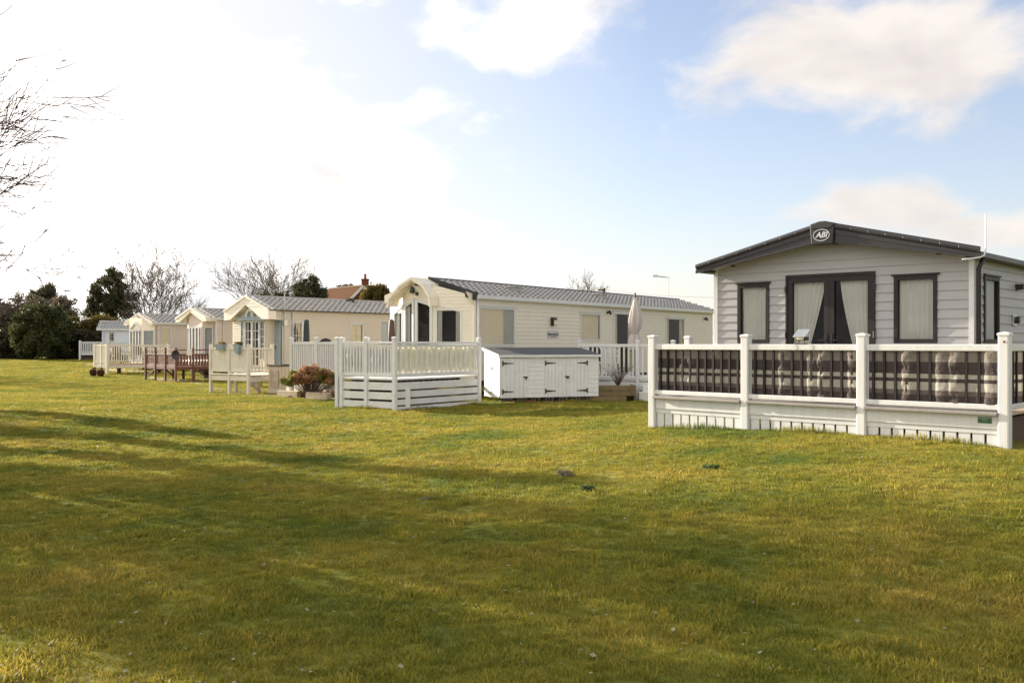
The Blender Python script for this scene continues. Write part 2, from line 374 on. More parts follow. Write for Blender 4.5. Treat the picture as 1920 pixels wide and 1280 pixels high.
def window(parent, W, s0, s1, z0, z1, fr=.05, m='white', zr=None, glass='glass', cur=None, cm='net', bars=(0, 0), depth=.45,
           room='interior', name='window', proud=.03, hood=None, inner_m=None):
    zr = z1 if zr is None else zr
    out = [(s0, z0), (s1, z0), (s1, zr), (s0, z1)]; inn = inset(s0, s1, z0, z1, zr, fr)
    mb = MB(); ring(mb, W, out, inn, -.03, proud)
    a0, a1 = inn[0][0], inn[1][0]; b0 = inn[0][1]
    def ztop(s): return inn[3][1] + (inn[2][1] - inn[3][1]) * (s - a0) / (a1 - a0)
    bw = .011 if min(bars) >= 0 and sum(bars) else 0
    for k in range(bars[0]):
        s = a0 + (a1 - a0) * (k + 1) / (bars[0] + 1)
        mb.prism([W.P(s - bw, b0, .004), W.P(s + bw, b0, .004), W.P(s + bw, ztop(s), .004), W.P(s - bw, ztop(s), .004)], W.n * .012)
    for k in range(bars[1]):
        z = b0 + (min(inn[2][1], inn[3][1]) - b0) * (k + 1) / (bars[1] + 1)
        mb.prism([W.P(a0, z - bw, .003), W.P(a1, z - bw, .003), W.P(a1, z + bw, .003), W.P(a0, z + bw, .003)], W.n * .011)
    if hood: mb.prism([W.P(s0 - .03, max(z1, zr) + .005, .0), W.P(s1 + .03, max(z1, zr) + .005, .0), W.P(s1 + .03, max(z1, zr) + .03, .0), W.P(s0 - .03, max(z1, zr) + .03, .0)], W.n * (proud + .02))
    f = mb.build(name, m, parent)
    g = MB(); g.quad(W.P(*inn[0], -.004), W.P(*inn[1], -.004), W.P(*inn[2], -.004), W.P(*inn[3], -.004)); g.build('pane', glass, f)
    r = MB()
    o = [W.P(s, z, -.03) for s, z in out]; i2 = [W.P(s, z, -.03 - depth) for s, z in out]
    r.quad(*i2)
    for k in range(4): r.quad(o[k], o[(k + 1) % 4], i2[(k + 1) % 4], i2[k])
    r.build('room_interior', room, f)
    if cur: curtain(W, inn[0][0], inn[1][0], inn[0][1], inn[3][1], -.05 if cur != 'blind' else -.03, f, cm, 'full' if cur == 'blind' else cur, inn[2][1], amp=.018 if cur != 'blind' else .002)
    return f
def tiled_slope(mb, x0, x1, e, r, period=.26, rows=6, amp=.012, step=.085):
    """pressed tile sheet: e=(y,z) eave, r=(y,z) ridge; x along the caravan"""
    dy, dz = r[0] - e[0], r[1] - e[1]; L = math.hypot(dy, dz); ny, nz = -dz / L * (1 if dy > 0 else -1), abs(dy) / L
    if nz < 0: ny, nz = -ny, -nz
    per = 8; nx = int((x1 - x0) / period * per); ts = []
    for k in range(rows):
        for q in (0, .03, .5, 1.0): ts.append(((k + q) / rows, k, q))
    vs = []
    for t, k, q in ts:
        y0, z0 = e[0] + dy * t, e[1] + dz * t
        st = 0
        lob = 1.0 if q > .05 else .9
        for i in range(nx + 1):
            x = x0 + (x1 - x0) * i / nx; ph = (x - x0) / period + (0.0 if k % 2 == 0 else .0)
            c = math.cos(2 * math.pi * ph); h = amp * lob * (abs(c) ** .8 * (1 if c > 0 else -1))
            crest = max(0, c * .6 + .4) ** .7; h = h * .7 + step * (1 - q) * (.30 + .70 * crest) if q > 0 else -amp * .7; dip = 0; h -= .012 * (1 - crest) * (q in (.5,))
            vs.append((x, y0 + ny * (h + st) - dy / L * dip, z0 + nz * (h + st) - dz / L * dip))
    w = nx + 1
    fs = [(j * w + i, j * w + i + 1, (j + 1) * w + i + 1, (j + 1) * w + i) for j in range(len(ts) - 1) for i in range(nx)]
    mb.add(vs, fs)
class Van:
    """a static caravan: local x runs back along its length, local y across its front, near corner at the origin"""
    def __init__(s, name, label, u, d, theta, width, length, z_eave, z_ridge, cat='caravan', group=None, zg=None):
        p = at(u, d); s.th = R(theta); s.W = width; s.L = length
        s.ox, s.oy = p.x, d; s.zg = zg if zg is not None else min(ground_z(p.x, d), ground_z(p.x + math.sin(s.th) * 3, d + math.cos(s.th) * 3))
        s.ld = (math.sin(s.th), math.cos(s.th)); s.ad = (-math.cos(s.th), math.sin(s.th))
        s.root = thing(name, label, cat, (s.ox, s.oy, s.zg), math.atan2(s.ld[1], s.ld[0]), group)
        s.ze, s.zr = z_eave - s.zg, z_ridge - s.zg
    def Z(s, z): return z - s.zg
    def y_at(s, u, x=0):
        """local y on the plane local x = const that the photo shows at column u"""
        k = (u - 960) / F; ox, oy = s.ox + s.ld[0] * x, s.oy + s.ld[1] * x
        return (k * oy - ox) / (s.ad[0] - k * s.ad[1])
    def x_at(s, u, y=0):
        k = (u - 960) / F; ox, oy = s.ox + s.ad[0] * y, s.oy + s.ad[1] * y
        return (k * oy - ox) / (s.ld[0] - k * s.ld[1])
    def depth(s, x, y): return s.oy + s.ld[1] * x + s.ad[1] * y
    def z_of(s, v, x, y): return EYE + (645 - v) / F * s.depth(x, y) - s.zg
    def world(s, x, y, z=0): return Vector((s.ox + s.ld[0] * x + s.ad[0] * y, s.oy + s.ld[1] * x + s.ad[1] * y, s.zg + z))
    def shell(s, m, floor=.45, under='darkwood', z0=.3):
        mb = MB(); w, l = s.W, s.L
        mb.quad((0, w, floor), (l, w, floor), (l, w, s.ze), (0, w, s.ze))
        mb.add([(l, 0, floor), (l, w, floor), (l, w, s.ze), (l, w / 2, s.zr - .05), (l, 0, s.ze)], [(0, 1, 2, 3, 4)])
        mb.build('rear_wall', m, s.root)
        u = MB(); u.box(.1, l - .1, .12, w - .12, floor - .14, floor - .002); u.build('floor_slab', under, s.root)
        for k in range(int(l / 2.5)):
            for yy in (.5, w - .5): c = MB(); c.box(.6 + k * 2.5, .9 + k * 2.5, yy - .1, yy + .1, -.1, floor - .15); c.build('support_stack', 'block', s.root)
    def roof(s, m, of=.25, ob=.15, os=.12, period=.26, rows=6, gutter='white', ridge_m=None, gh=.09, amp=.012, step=.085):
        w, l = s.W, s.L; sl = (s.zr - s.ze) / (w / 2); ez = s.ze - sl * os
        mb = MB()
        tiled_slope(mb, -of, l + ob, (-os, ez), (w / 2, s.zr), period, rows, amp, step)
        tiled_slope(mb, -of, l + ob, (w + os, ez), (w / 2, s.zr), period, rows, amp, step)
        r = mb.build('roof', m, s.root, smooth=False)
        c = MB(); c.tube([(-of, w / 2, s.zr + .02), (l + ob, w / 2, s.zr + .02)], .055, 10); c.build('ridge_cap', ridge_m or m, r, smooth=True)
        g = MB()
        for y in (-os - .01, w + os + .01): g.beam((-of + .02, y, ez - gh / 2 + .01), (l + ob - .02, y, ez - gh / 2 + .01), .07, gh, .015)
        g.build('gutter', gutter, s.root)
        so = MB(); so.box(-of + .04, l + ob - .04, -os + .03, .02, ez - gh + .02, ez - gh + .035); so.box(-of + .04, l + ob - .04, w - .02, w + os - .03, ez - gh + .02, ez - gh + .035)
        so.build('soffit', gutter, s.root)
        return r
    def verge(s, m, of, depth0, depth1, th=.03, os=.12, up=.085, name='verge_board', half=None, sflat=0):
        w = s.W; sl = (s.zr - s.ze) / (w / 2); ez = s.ze - sl * os
        for side in (0, 1):
            if half is not None and side != half: continue
            y0 = -os if side == 0 else w + os; mb = MB()
            mb.prism([(-of, y0, ez + up), (-of, w / 2, s.zr + up), (-of, w / 2, s.zr + up - depth1), (-of, y0, ez + up - depth0)], (-th, 0, 0))
            mb.build(name, m, s.root)
    def gable_top(s): return [(0, s.ze - .02), (s.W / 2, s.zr - .04), (s.W, s.ze - .02)]
    def front(s): return Wall((0, s.W), (0, 0))      # s runs from far side to the near corner
    def side(s): return Wall((0, 0), (s.L, 0))

# ------------------------------------------------------------------ railings and decks
def post(mb, x, y, z0, z1, w, rz, cap=True):
    c, s_ = math.cos(rz), math.sin(rz)
    def P(a, b, z): return (x + a * c - b * s_, y + a * s_ + b * c, z)
    h = w / 2; ch = w * .12
    o = [(-h + ch, -h), (h - ch, -h), (h, -h + ch), (h, h - ch), (h - ch, h), (-h + ch, h), (-h, h - ch), (-h, -h + ch)]
    mb.add([P(a, b, z0) for a, b in o] + [P(a, b, z1) for a, b in o], [tuple(range(8))[::-1], tuple(range(8, 16))] + [(i, (i + 1) % 8, 8 + (i + 1) % 8, 8 + i) for i in range(8)])
    if cap:
        k = h * 1.12
        q = [(-k, -k), (k, -k), (k, k), (-k, k)]; qs = [(a * .8, b * .8) for a, b in q]
        mb.add([P(a, b, z1) for a, b in q] + [P(a, b, z1 + .022) for a, b in q] + [P(a, b, z1 + .034) for a, b in qs] + [P(0, 0, z1 + .048)],
               [(3, 2, 1, 0)] + [(i, (i + 1) % 4, 4 + (i + 1) % 4, 4 + i) for i in range(4)] + [(4 + i, 4 + (i + 1) % 4, 8 + (i + 1) % 4, 8 + i) for i in range(4)] + [(8 + i, 8 + (i + 1) % 4, 12) for i in range(4)])
class Deck:
    def __init__(s, name, label, origin, cat='deck', group=None):
        s.o = Vector((origin[0], origin[1], 0)); s.root = thing(name, label, cat, (origin[0], origin[1], ground_z(origin[0], origin[1])), 0, group)
        s.off = Vector((origin[0], origin[1], ground_z(origin[0], origin[1])))
    def out(s, mb, name, m, parent=None, smooth=False, bevel=0):
        mb.v = [(a - s.off.x, b - s.off.y, c - s.off.z) for a, b, c in mb.v]
        return mb.build(name, m, parent or s.root, smooth, bevel)
    def posts(s, pts, ztop, w, m, rz, zb=None, cap=True):
        for p in pts:
            mb = MB(); post(mb, p[0], p[1], (ground_z(p[0], p[1]) - .06) if zb is None else zb, ztop, w, rz, cap); s.out(mb, 'post', m)
    def rail(s, p, q, zc, w, h, m, name='top_rail', ch=.008, gap=.05):
        p = Vector((p[0], p[1], zc)); q = Vector((q[0], q[1], zc)); t = (q - p).normalized() * gap
        mb = MB(); mb.beam(p + t, q - t, w, h, ch); return s.out(mb, name, m)
    def balusters(s, p, q, z0, z1, n, w, m, each=True, off=0, dp=None, skip=()):
        p = Vector((p[0], p[1], 0)); q = Vector((q[0], q[1], 0)); t = (q - p).normalized(); nn = Vector((t.y, -t.x, 0)) * off
        all_ = MB()
        for k in range(n):
            if k in skip: continue
            c = p + (q - p) * ((k + 1) / (n + 1)) + nn
            mb = all_ if not each else MB()
            mb.beam(c - t * (w / 2) + Vector((0, 0, (z0 + z1) / 2)), c + t * (w / 2) + Vector((0, 0, (z0 + z1) / 2)), dp or w, z1 - z0)
            if each: s.out(mb, 'baluster', m)
        if not each: s.out(all_, 'baluster_panel', m)
    def floor(s, poly, z, th, m, name='deck_floor'):
        mb = MB(); mb.prism([(x, y, z - th) for x, y in poly], (0, 0, th)); return s.out(mb, name, m)
    def boards(s, p, q, z0, z1, n, gap, th, m, name='skirt_board', off=0, follow=True):
        """vertical skirting boards"""
        p = Vector((p[0], p[1], 0)); q = Vector((q[0], q[1], 0)); L = (q - p).length; t = (q - p) / L; nn = Vector((t.y, -t.x, 0))
        w = L / n
        for k in range(n):
            a = p + t * (k * w + gap / 2) + nn * off; b = p + t * ((k + 1) * w - gap / 2) + nn * off
            c = (a + b) / 2; zb = ground_z(c.x, c.y) - .05 if follow else z0
            mb = MB(); mb.beam(a + Vector((0, 0, (zb + z1) / 2)), b + Vector((0, 0, (zb + z1) / 2)), th, z1 - zb); s.out(mb, name, m)
    def hboards(s, p, q, zs, th, m, name='skirt_board', off=0):
        p = Vector((p[0], p[1], 0)); q = Vector((q[0], q[1], 0)); t = (q - p).normalized(); nn = Vector((t.y, -t.x, 0)) * off
        for a, b in zs:
            mb = MB(); mb.beam(p + nn + t * .05 + Vector((0, 0, (a + b) / 2)), q + nn - t * .05 + Vector((0, 0, (a + b) / 2)), th, b - a); s.out(mb, name, m)


# ================================================================== grey lodge on the right
RF = Matrix(((0, 0, -1), (-1, 0, 0), (0, 1, 0))).to_euler()      # lettering on a front wall (faces local -x)
RS = (math.pi / 2, 0, 0)                                          # lettering on a side wall (faces local -y)
g = Van('grey_lodge', 'grey clad holiday lodge with dark brown door frames and a dark low gable roof', 1824, 14.05, 42.4, 4.25, 11.5, 2.95, 3.46, 'holiday lodge')
gw, gs = g.front(), g.side()
def sF(v, u, x=0): return v.W - v.y_at(u, x)
wins = [(sF(g, 1384), sF(g, 1443), g.Z(1.62), g.Z(2.62)), (sF(g, 1475), sF(g, 1642), g.Z(.79), g.Z(2.735)), (sF(g, 1677), sF(g, 1758), g.Z(1.62), g.Z(2.635))]
mb = MB(); siding(mb, gw, g.Z(.75), g.gable_top(), .137, wins, .016); mb.build('front_wall', 'grey', g.root)
sw = (g.x_at(1843), g.x_at(1871), g.Z(1.62), g.Z(2.62))
mb = MB(); siding(mb, gs, g.Z(.55), [(0, g.ze), (g.L, g.ze)], .137, [sw], .016); mb.build('side_wall', 'grey', g.root)
g.shell('grey', g.Z(.6))
for i in (0, 2):
    s0, s1, z0, z1 = wins[i]
    window(g.root, gw, s0, s1, z0, z1, .058, 'brown_frame', cur='full', cm='net', hood=True, glass='glass')
s0, s1, z0, z1 = wins[1]; sm = (s0 + s1) / 2
door = MB(); ring(door, gw, [(s0, z0), (s1, z0), (s1, z1), (s0, z1)], [(s0 + .03, z0 + .03), (s1 - .03, z0 + .03), (s1 - .03, z1 - .045), (s0 + .03, z1 - .045)], -.03, .045)
fd = door.build('door_frame', 'brown_frame', g.root)
for k, (a, b, st) in enumerate(((s0 + .03, sm - .002, 'tie_left'), (sm + .002, s1 - .03, 'tie_right'))):
    d = window(g.root, gw, a, b, z0 + .03, z1 - .045, .085, 'brown_frame', cur=st, cm='net', name='glazed_door', depth=1.6, proud=.03)
    h = MB(); hs = sm + (-.045 if k == 0 else .045); hz = g.Z(1.66)
    h.prism([gw.P(hs - .014, hz - .11, .032), gw.P(hs + .014, hz - .11, .032), gw.P(hs + .014, hz + .11, .032), gw.P(hs - .014, hz + .11, .032)], gw.n * .012)
    e = hs + (-.12 if k == 0 else .12); h.tube([gw.P(hs, hz, .04), gw.P(hs, hz, .085), gw.P(e, hz, .085)], .009, 8)
    h.build('handle', 'blackmetal', d)
    ss = s0 + .005 if k == 0 else s1 - .005
    for hz in (g.Z(1.75), g.Z(2.5)): h = MB(); h.tube([gw.P(ss, hz - .05, .05), gw.P(ss, hz + .05, .05)], .018, 8); h.build('hinge', 'blackmetal', d)
# roof, fascia and badge
sl = (g.zr - g.ze) / (g.W / 2); OS, OF = .14, .34; ez = g.ze - sl * OS
rf = g.roof('tile_dark', OF - .06, .15, OS, .26, 6, 'anthracite', 'tile_dark', amp=.004, step=.018)
for side in (0, 1):
    sg = -1 if side == 0 else 1; yo = -OS - .05 if side == 0 else g.W + OS + .05; yc = g.W / 2 + sg * .2
    def zt(y): return g.zr + .05 - sl * abs(y - g.W / 2)
    mb = MB()
    mb.prism([(-OF, yo, zt(yo) - .07), (-OF, yo, zt(yo) - .125), (-OF, yc, g.zr - .27), (-OF, yc, zt(yc) - .07)], (.04, 0, 0))
    mb.prism([(-OF - .012, yo, zt(yo) - .07), (-OF - .012, yo, zt(yo) - .11), (-OF - .012, yc, zt(yc) - .14), (-OF - .012, yc, zt(yc) - .07)], (.03, 0, 0))
    mb.prism([(-OF - .014, yo, zt(yo) - .108), (-OF - .014, yo, zt(yo) - .128), (-OF - .014, yc, g.zr - .275), (-OF - .014, yc, g.zr - .24)], (.03, 0, 0))
    mb.build('fascia', 'anthracite', g.root)
    n = 8
    for k in range(n):
        ya = yc + (yo - yc) * k / n; yb = yc + (yo - yc) * (k + .975) / n; mb = MB()
        mb.tube([(-OF + .02, ya, zt(ya) - .022), (-OF + .02, yb, zt(yb) - .022)], .052, 20)
        mb.build('verge_tile', 'anthracite', rf)
    for k in range(1, n):
        y = yc + (yo - yc) * (k - .012) / n; j = MB(); j.tube([(-OF + .02, y - .0025, zt(y) - .022), (-OF + .02, y + .0025, zt(y) - .022)], .0528, 12); j.build('tile_joint', 'metal', rf)
mb = MB(); y0, y1 = g.W / 2 - .205, g.W / 2 + .205
zc = g.zr
mb.prism([(-OF - .05, y0 + .03, zc - .285), (-OF - .05, y1 - .03, zc - .285), (-OF - .05, y1, zc + .035), (-OF - .05, g.W / 2 + .05, zc + .075), (-OF - .05, g.W / 2 - .05, zc + .075), (-OF - .05, y0, zc + .035)], (.2, 0, 0))
mb.prism([(-OF - .062, y0 + .04, zc - .045), (-OF - .062, y1 - .04, zc - .045), (-OF - .062, y1 - .01, zc + .02), (-OF - .062, g.W / 2 + .05, zc + .06), (-OF - .062, g.W / 2 - .05, zc + .06), (-OF - .062, y0 + .01, zc + .02)], (.03, 0, 0))
badge = mb.build('gable_badge', 'anthracite', g.root, bevel=.012)
mb = MB(); n = 40; cx, cz = g.W / 2 + .005, zc - .145; vs = []
for k in range(n):
    a = 2 * math.pi * k / n; c, s_ = math.cos(a), math.sin(a)
    vs += [(-OF - .058, cx + .136 * c, cz + .093 * s_), (-OF - .058, cx + .126 * c, cz + .083 * s_), (-OF - .05, cx + .136 * c, cz + .093 * s_)]
fs = []
for k in range(n):
    a, b = 3 * k, 3 * ((k + 1) % n); fs += [(a, a + 1, b + 1, b), (a, b, b + 2, a + 2)]
mb.add(vs, fs); mb.build('oval_border', 'letter_white', badge)
text('badge_letters', 'ABI', 'letter_white', badge, (-OF - .054, cx, cz), RF, .125, .30, .0025, .004)
for q in (.1, .33, .66, .9):
    mb = MB(); y = g.W * q; z = g.ze + sl * (g.W / 2 - abs(y - g.W / 2)) - .10
    mb.lathe((-OF * .45, y, z - .03), [(.035, 0), (.035, .03)], 12); mb.build('soffit_light', 'blackmetal', g.root)
mb = MB()   # soffit under the verge
for side in (0, 1):
    y0 = -OS + .02 if side == 0 else g.W + OS - .02
    mb.prism([(-OF + .03, y0, ez - .04), (-OF + .03, g.W / 2, g.zr - .07), (0, g.W / 2, g.zr - .07), (0, y0, ez - .04)], (0, 0, -.012))
mb.build('soffit', 'cream_trim', g.root)
mb = MB(); mb.box(-.022, .05, -.022, .0, g.Z(.6), g.ze - .05); mb.box(-.022, .0, 0, .05, g.Z(.6), g.ze - .03); mb.build('corner_trim', 'white', g.root)
mb = MB(); mb.box(-.022, 0, g.W - .05, g.W + .022, g.Z(.6), g.ze - .03); mb.build('corner_trim', 'white', g.root)
mb = MB(); xd = g.x_at(1835, -.07); mb.tube([(xd, -.14, ez - .07), (xd, -.07, ez - .22), (xd, -.07, g.Z(.5))], .034, 10); mb.build('downpipe', 'anthracite', g.root, smooth=True)
window(g.root, gs, *sw, .055, 'brown_frame', cur='full', cm='net_blue', hood=True, glass='glass_refl')
xl = g.x_at(1904); zl = g.z_of(539, xl, 0)
mb = MB(); mb.box(xl - .05, xl + .05, -.03, -.012, zl - .05, zl + .06); mb.box(xl - .04, xl + .04, -.13, -.03, zl - .04, zl + .05); mb.box(xl - .09, xl - .04, -.09, -.06, zl - .012, zl + .012); mb.build('wall_light', 'blackmetal', g.root, bevel=.006)
xv = g.x_at(1900); zv = g.z_of(600, xv, 0)
mb = MB(); mb.box(xv - .10, xv + .10, -.03, -.012, zv - .09, zv + .09); f = mb.build('flue_plate', 'metal', g.root, bevel=.004)
mb = MB(); mb.lathe((0, 0, 0), [(.055, 0), (.06, .05), (.04, .06)], 16); mb.v = [(xv + .03 + a, -.03 - c, zv + b) for a, b, c in mb.v]; mb.build('flue_outlet', 'anthracite', f)
# aerial pole at the corner
xa = g.x_at(1848, -.25); dpt = g.depth(xa, -.25); ztop = g.z_of(400, xa, -.25)
mb = MB(); zb = g.z_of(470, xa, -.25)
mb.tube([(xa, -.25, ztop), (xa, -.25, zb), (xa - .03, -.24, zb - .07), (xa - .10, -.20, zb - .10), (xa - .22, -.12, zb - .12), (xa - .3, -.03, zb - .13)], [.008, .011, .011, .011, .011, .011], 8)
mb.build('aerial_pole', 'letter_white', g.root, smooth=True)

# deck in front of the grey lodge
DP = [(2.27, 15.5), (3.45, 14.21), (4.69, 12.91), (5.94, 11.63)]
dk = Deck('lodge_deck', 'white railed deck with grey boards and slim brown balusters in front of the grey lodge', DP[0])
rz = math.atan2(DP[3][1] - DP[0][1], DP[3][0] - DP[0][0])
Lg = Vector((g.ld[0], g.ld[1], 0))
BK = [(DP[0][0] + Lg.x * t, DP[0][1] + Lg.y * t) for t in (1.05, 2.0)]
BR = (DP[3][0] + Lg.x * 2.05, DP[3][1] + Lg.y * 2.05)
dk.posts(DP, 1.705, .128, 'white', rz); dk.posts(BK + [BR], 1.70, .115, 'white', rz)
dk.floor([(DP[0][0] + .03, DP[0][1] + .03), (DP[3][0] + .02, DP[3][1] + .03), (7.3, 13.12), (6.76, 13.98), (3.6, 16.9)], .76, .03, 'deck_grey')
t3 = (Vector((*DP[3], 0)) - Vector((*DP[0], 0))).normalized(); nn3 = Vector((t3.y, -t3.x, 0))   # towards the camera is -nn? fixed below
out3 = nn3 if nn3.y < 0 else -nn3
hidden = [(3, 4, 7, 10), (3, 6, 7, 10), (3, 6, 7, 10)]
for k in range(3):
    p, q = DP[k], DP[k + 1]
    dk.rail(p, q, 1.555, .07, .085, 'white'); dk.rail(p, q, .835, .07, .065, 'white', 'bottom_rail')
    pn = (p[0] + out3.x * .05, p[1] + out3.y * .05); qn = (q[0] + out3.x * .05, q[1] + out3.y * .05)
    dk.rail(pn, qn, .758, .11, .036, 'deck_grey', 'deck_edge', .004, .062)
    dk.rail(p, q, .655, .045, .165, 'white', 'fascia_board', .004, .055)
    p2 = (p[0] - out3.x * .015, p[1] - out3.y * .015); q2 = (q[0] - out3.x * .015, q[1] - out3.y * .015)
    dk.rail(p2, q2, .54, .04, .07, 'white', 'lower_board', .003, .055)
    dk.boards((p2[0] + t3.x * .06, p2[1] + t3.y * .06), (q2[0] - t3.x * .06, q2[1] - t3.y * .06), 0, .515, 10, .03, .022, 'white')
    dk.balusters(p, q, .865, 1.515, 11, .03, 'brown_frame', True)
dk.rail(DP[0], BK[0], 1.555, .07, .085, 'white'); dk.rail(BK[0], BK[1], 1.555, .07, .085, 'white'); dk.rail(DP[0], BK[0], .835, .07, .065, 'white', 'bottom_rail')
dk.rail(DP[3], BR, 1.555, .07, .085, 'white'); dk.rail(DP[3], BR, .835, .07, .065, 'white', 'bottom_rail'); dk.balusters(DP[3], BR, .865, 1.515, 12, .03, 'brown_frame', True)
dk.rail(DP[3], BR, .755, .10, .036, 'deck_wood', 'deck_edge', .004, .062)
mb = MB()
for i in range(5):                       # timber joists and legs below the floor
    a = Vector((*DP[0], .66)).lerp(Vector((*DP[3], .66)), .08 + i * .21) + Lg * .15; mb.beam(a, a + Lg * 1.5, .045, .14); b = a + Lg * .75; mb.beam(b - Vector((0, 0, .07)), b - Vector((0, 0, .5)), .08, .08)
dk.out(mb, 'joist_frame', 'darkwood')
mb = MB(); a = Vector((*DP[3], .35)) + Lg * .12 - t3 * .12; b = Vector((*BR, .35)) - t3 * .12; mb.beam(a, b, .02, .65); dk.out(mb, 'underfloor_shade_sheet', 'darkwood')  # dark sheet under the floor, standing in for the shade there
mb = MB(); a = Vector((*DP[3], 1.63)) + out3 * .064 + t3 * .01; mb.lathe((a.x, a.y, a.z), [(.012, -.012), (.016, 0), (.010, .012)], 10); dk.out(mb, 'post_fixing', 'rust')
# green plate on the fascia board
c = Vector((*DP[2], 0)).lerp(Vector((*DP[3], 0)), .875) + out3 * .026; zc = .675
mb = MB(); mb.beam(c - t3 * .082 + Vector((0, 0, zc)), c + t3 * .082 + Vector((0, 0, zc)), .006, .078)
pl = dk.out(mb, 'maker_plate', 'green_sign', bevel=.002)
rot = Matrix((t3, Vector((0, 0, 1)), out3)).transposed().to_euler()
text('plate_lettering', 'LAKESTOMERLAY', 'letter_white', pl, tuple(c + out3 * .004 + Vector((0, 0, zc + .024)) - dk.off), rot, .021, 0, 0, .0005)
text('plate_lettering', '01493 701', 'letter_white', pl, tuple(c + out3 * .004 + Vector((0, 0, zc + .002)) - dk.off), rot, .015, 0, 0, .0005)
# striped windbreak panels woven through the balusters
lab = ['striped brown and cream windbreak on the lodge railing, bay farthest from the green plate',
       'striped brown and cream windbreak in the railing bay below the solar lamp',
       'striped brown and cream windbreak on the lodge railing, bay above the green plate']
for k in range(3):
    p, q = Vector((*DP[k], 0)), Vector((*DP[k + 1], 0)); o = p + Vector((0, 0, .862)); L = (q - p).length
    mb = MB(); nx, nz = 120, 22; vs = []
    for i in range(nz + 1):
        z = .652 * i / nz
        for j in range(nx + 1):
            qx = .045 + .91 * j / nx; pos = qx * 12 - 1; amt = 0
            for h in hidden[k]: amt = max(amt, math.exp(-((pos - h) / .55) ** 4))
            wr = .007 * math.sin(z * 23 + k + 3 * math.sin(pos * 1.3)) * amt + .006 * math.sin(z * 41 + pos * 2) * amt
            sag = .003 * math.sin(pos * (1.7 + .5 * k) + z * 3 + k * 2)
            off = -.022 + .030 * amt + wr + sag
            c = t3 * (qx * L + .008 * math.sin(z * 30 + pos * 7) * amt) + out3 * off
            vs.append((c.x, c.y, z + .0))
    w = nx + 1; mb.add(vs, [(i * w + j, i * w + j + 1, (i + 1) * w + j + 1, (i + 1) * w + j) for i in range(nz) for j in range(nx)])
    ob = mb.build('windbreak', 'stripe', None, smooth=True); ob.location = o
    tag(ob, lab[k], 'windbreak', 'striped windbreaks on the lodge railing')
o = Vector((*DP[3], .862)); mb = MB(); nx, nz = 60, 8; vs = []
for i in range(nz + 1):
    for j in range(nx + 1):
        q = .06 + .88 * j / nx; c = Lg * (q * 2.05) + Vector((Lg.y, -Lg.x, 0)) * (.022 * math.sin(q * 26)); vs.append((c.x, c.y, .652 * i / nz))
w = nx + 1; mb.add(vs, [(i * w + j, i * w + j + 1, (i + 1) * w + j + 1, (i + 1) * w + j) for i in range(nz) for j in range(nx)])
ob = mb.build('windbreak', 'stripe', None, smooth=True); ob.location = o; tag(ob, 'striped windbreak on the short return railing beyond the rusty spot on the corner post', 'windbreak', 'striped windbreaks on the lodge railing')
# solar lamp on the top rail
c = at(1503, 0.1, 645); k = (1503 - 960) / F
tt = ((k * DP[1][1] - DP[1][0]) / (t3.x - k * t3.y)); c = Vector((*DP[1], 1.598)) + t3 * tt
sl_ = thing('solar_lamp', 'small solar lamp with tilted panel strapped on the white lodge railing', 'solar lamp', tuple(c), math.atan2(t3.y, t3.x))
mb = MB(); mb.box(-.075, .085, -.04, .05, .055, .105); mb.box(-.06, .07, -.05, -.04, .06, .10); mb.build('lamp_body', 'green_cover', sl_, bevel=.008)
mb = MB(); mb.box(-.05, .06, -.0525, -.0495, .065, .095); mb.build('lens', 'lamp_glass', sl_)
mb = MB(); mb.tube([(-.04, 0, 0), (-.04, 0, .06)], .006, 6); mb.tube([(.05, 0, 0), (.05, 0, .06)], .006, 6); mb.beam((-.09, 0, .004), (.1, 0, .004), .06, .008); mb.build('bracket', 'blackmetal', sl_)
mb = MB(); mb.add([(-.095, -.075, .10), (.095, -.075, .10), (.105, .06, .20), (-.085, .06, .20), (-.095, -.075, .112), (.095, -.075, .112), (.105, .06, .212), (-.085, .06, .212)], [(3, 2, 1, 0), (4, 5, 6, 7), (0, 1, 5, 4), (1, 2, 6, 5), (2, 3, 7, 6), (3, 0, 4, 7)]); pn = mb.build('panel', 'metal', sl_)
mb = MB()
for i in range(4):
    for j in range(3):
        a, b = -.088 + i * .044, -.088 + i * .044 + .039
        def pp(x, v): return (x + .01 * v, -.070 + .126 * v, .1155 + .0935 * v)
        mb.quad(pp(a, j / 3 + .02), pp(b, j / 3 + .02), pp(b, j / 3 + .31), pp(a, j / 3 + .31))
mb.build('solar_cells', 'solar', pn)
mb = MB()
for x in (-.10, .14): 
    for y in (-.042, .042): mb.tube([(x, y, -.09), (x, y, .004)], .004, 6)
    mb.tube([(x, -.042, .004), (x, .042, .004)], .004, 6)
mb.build('strap', 'letter_white', sl_)

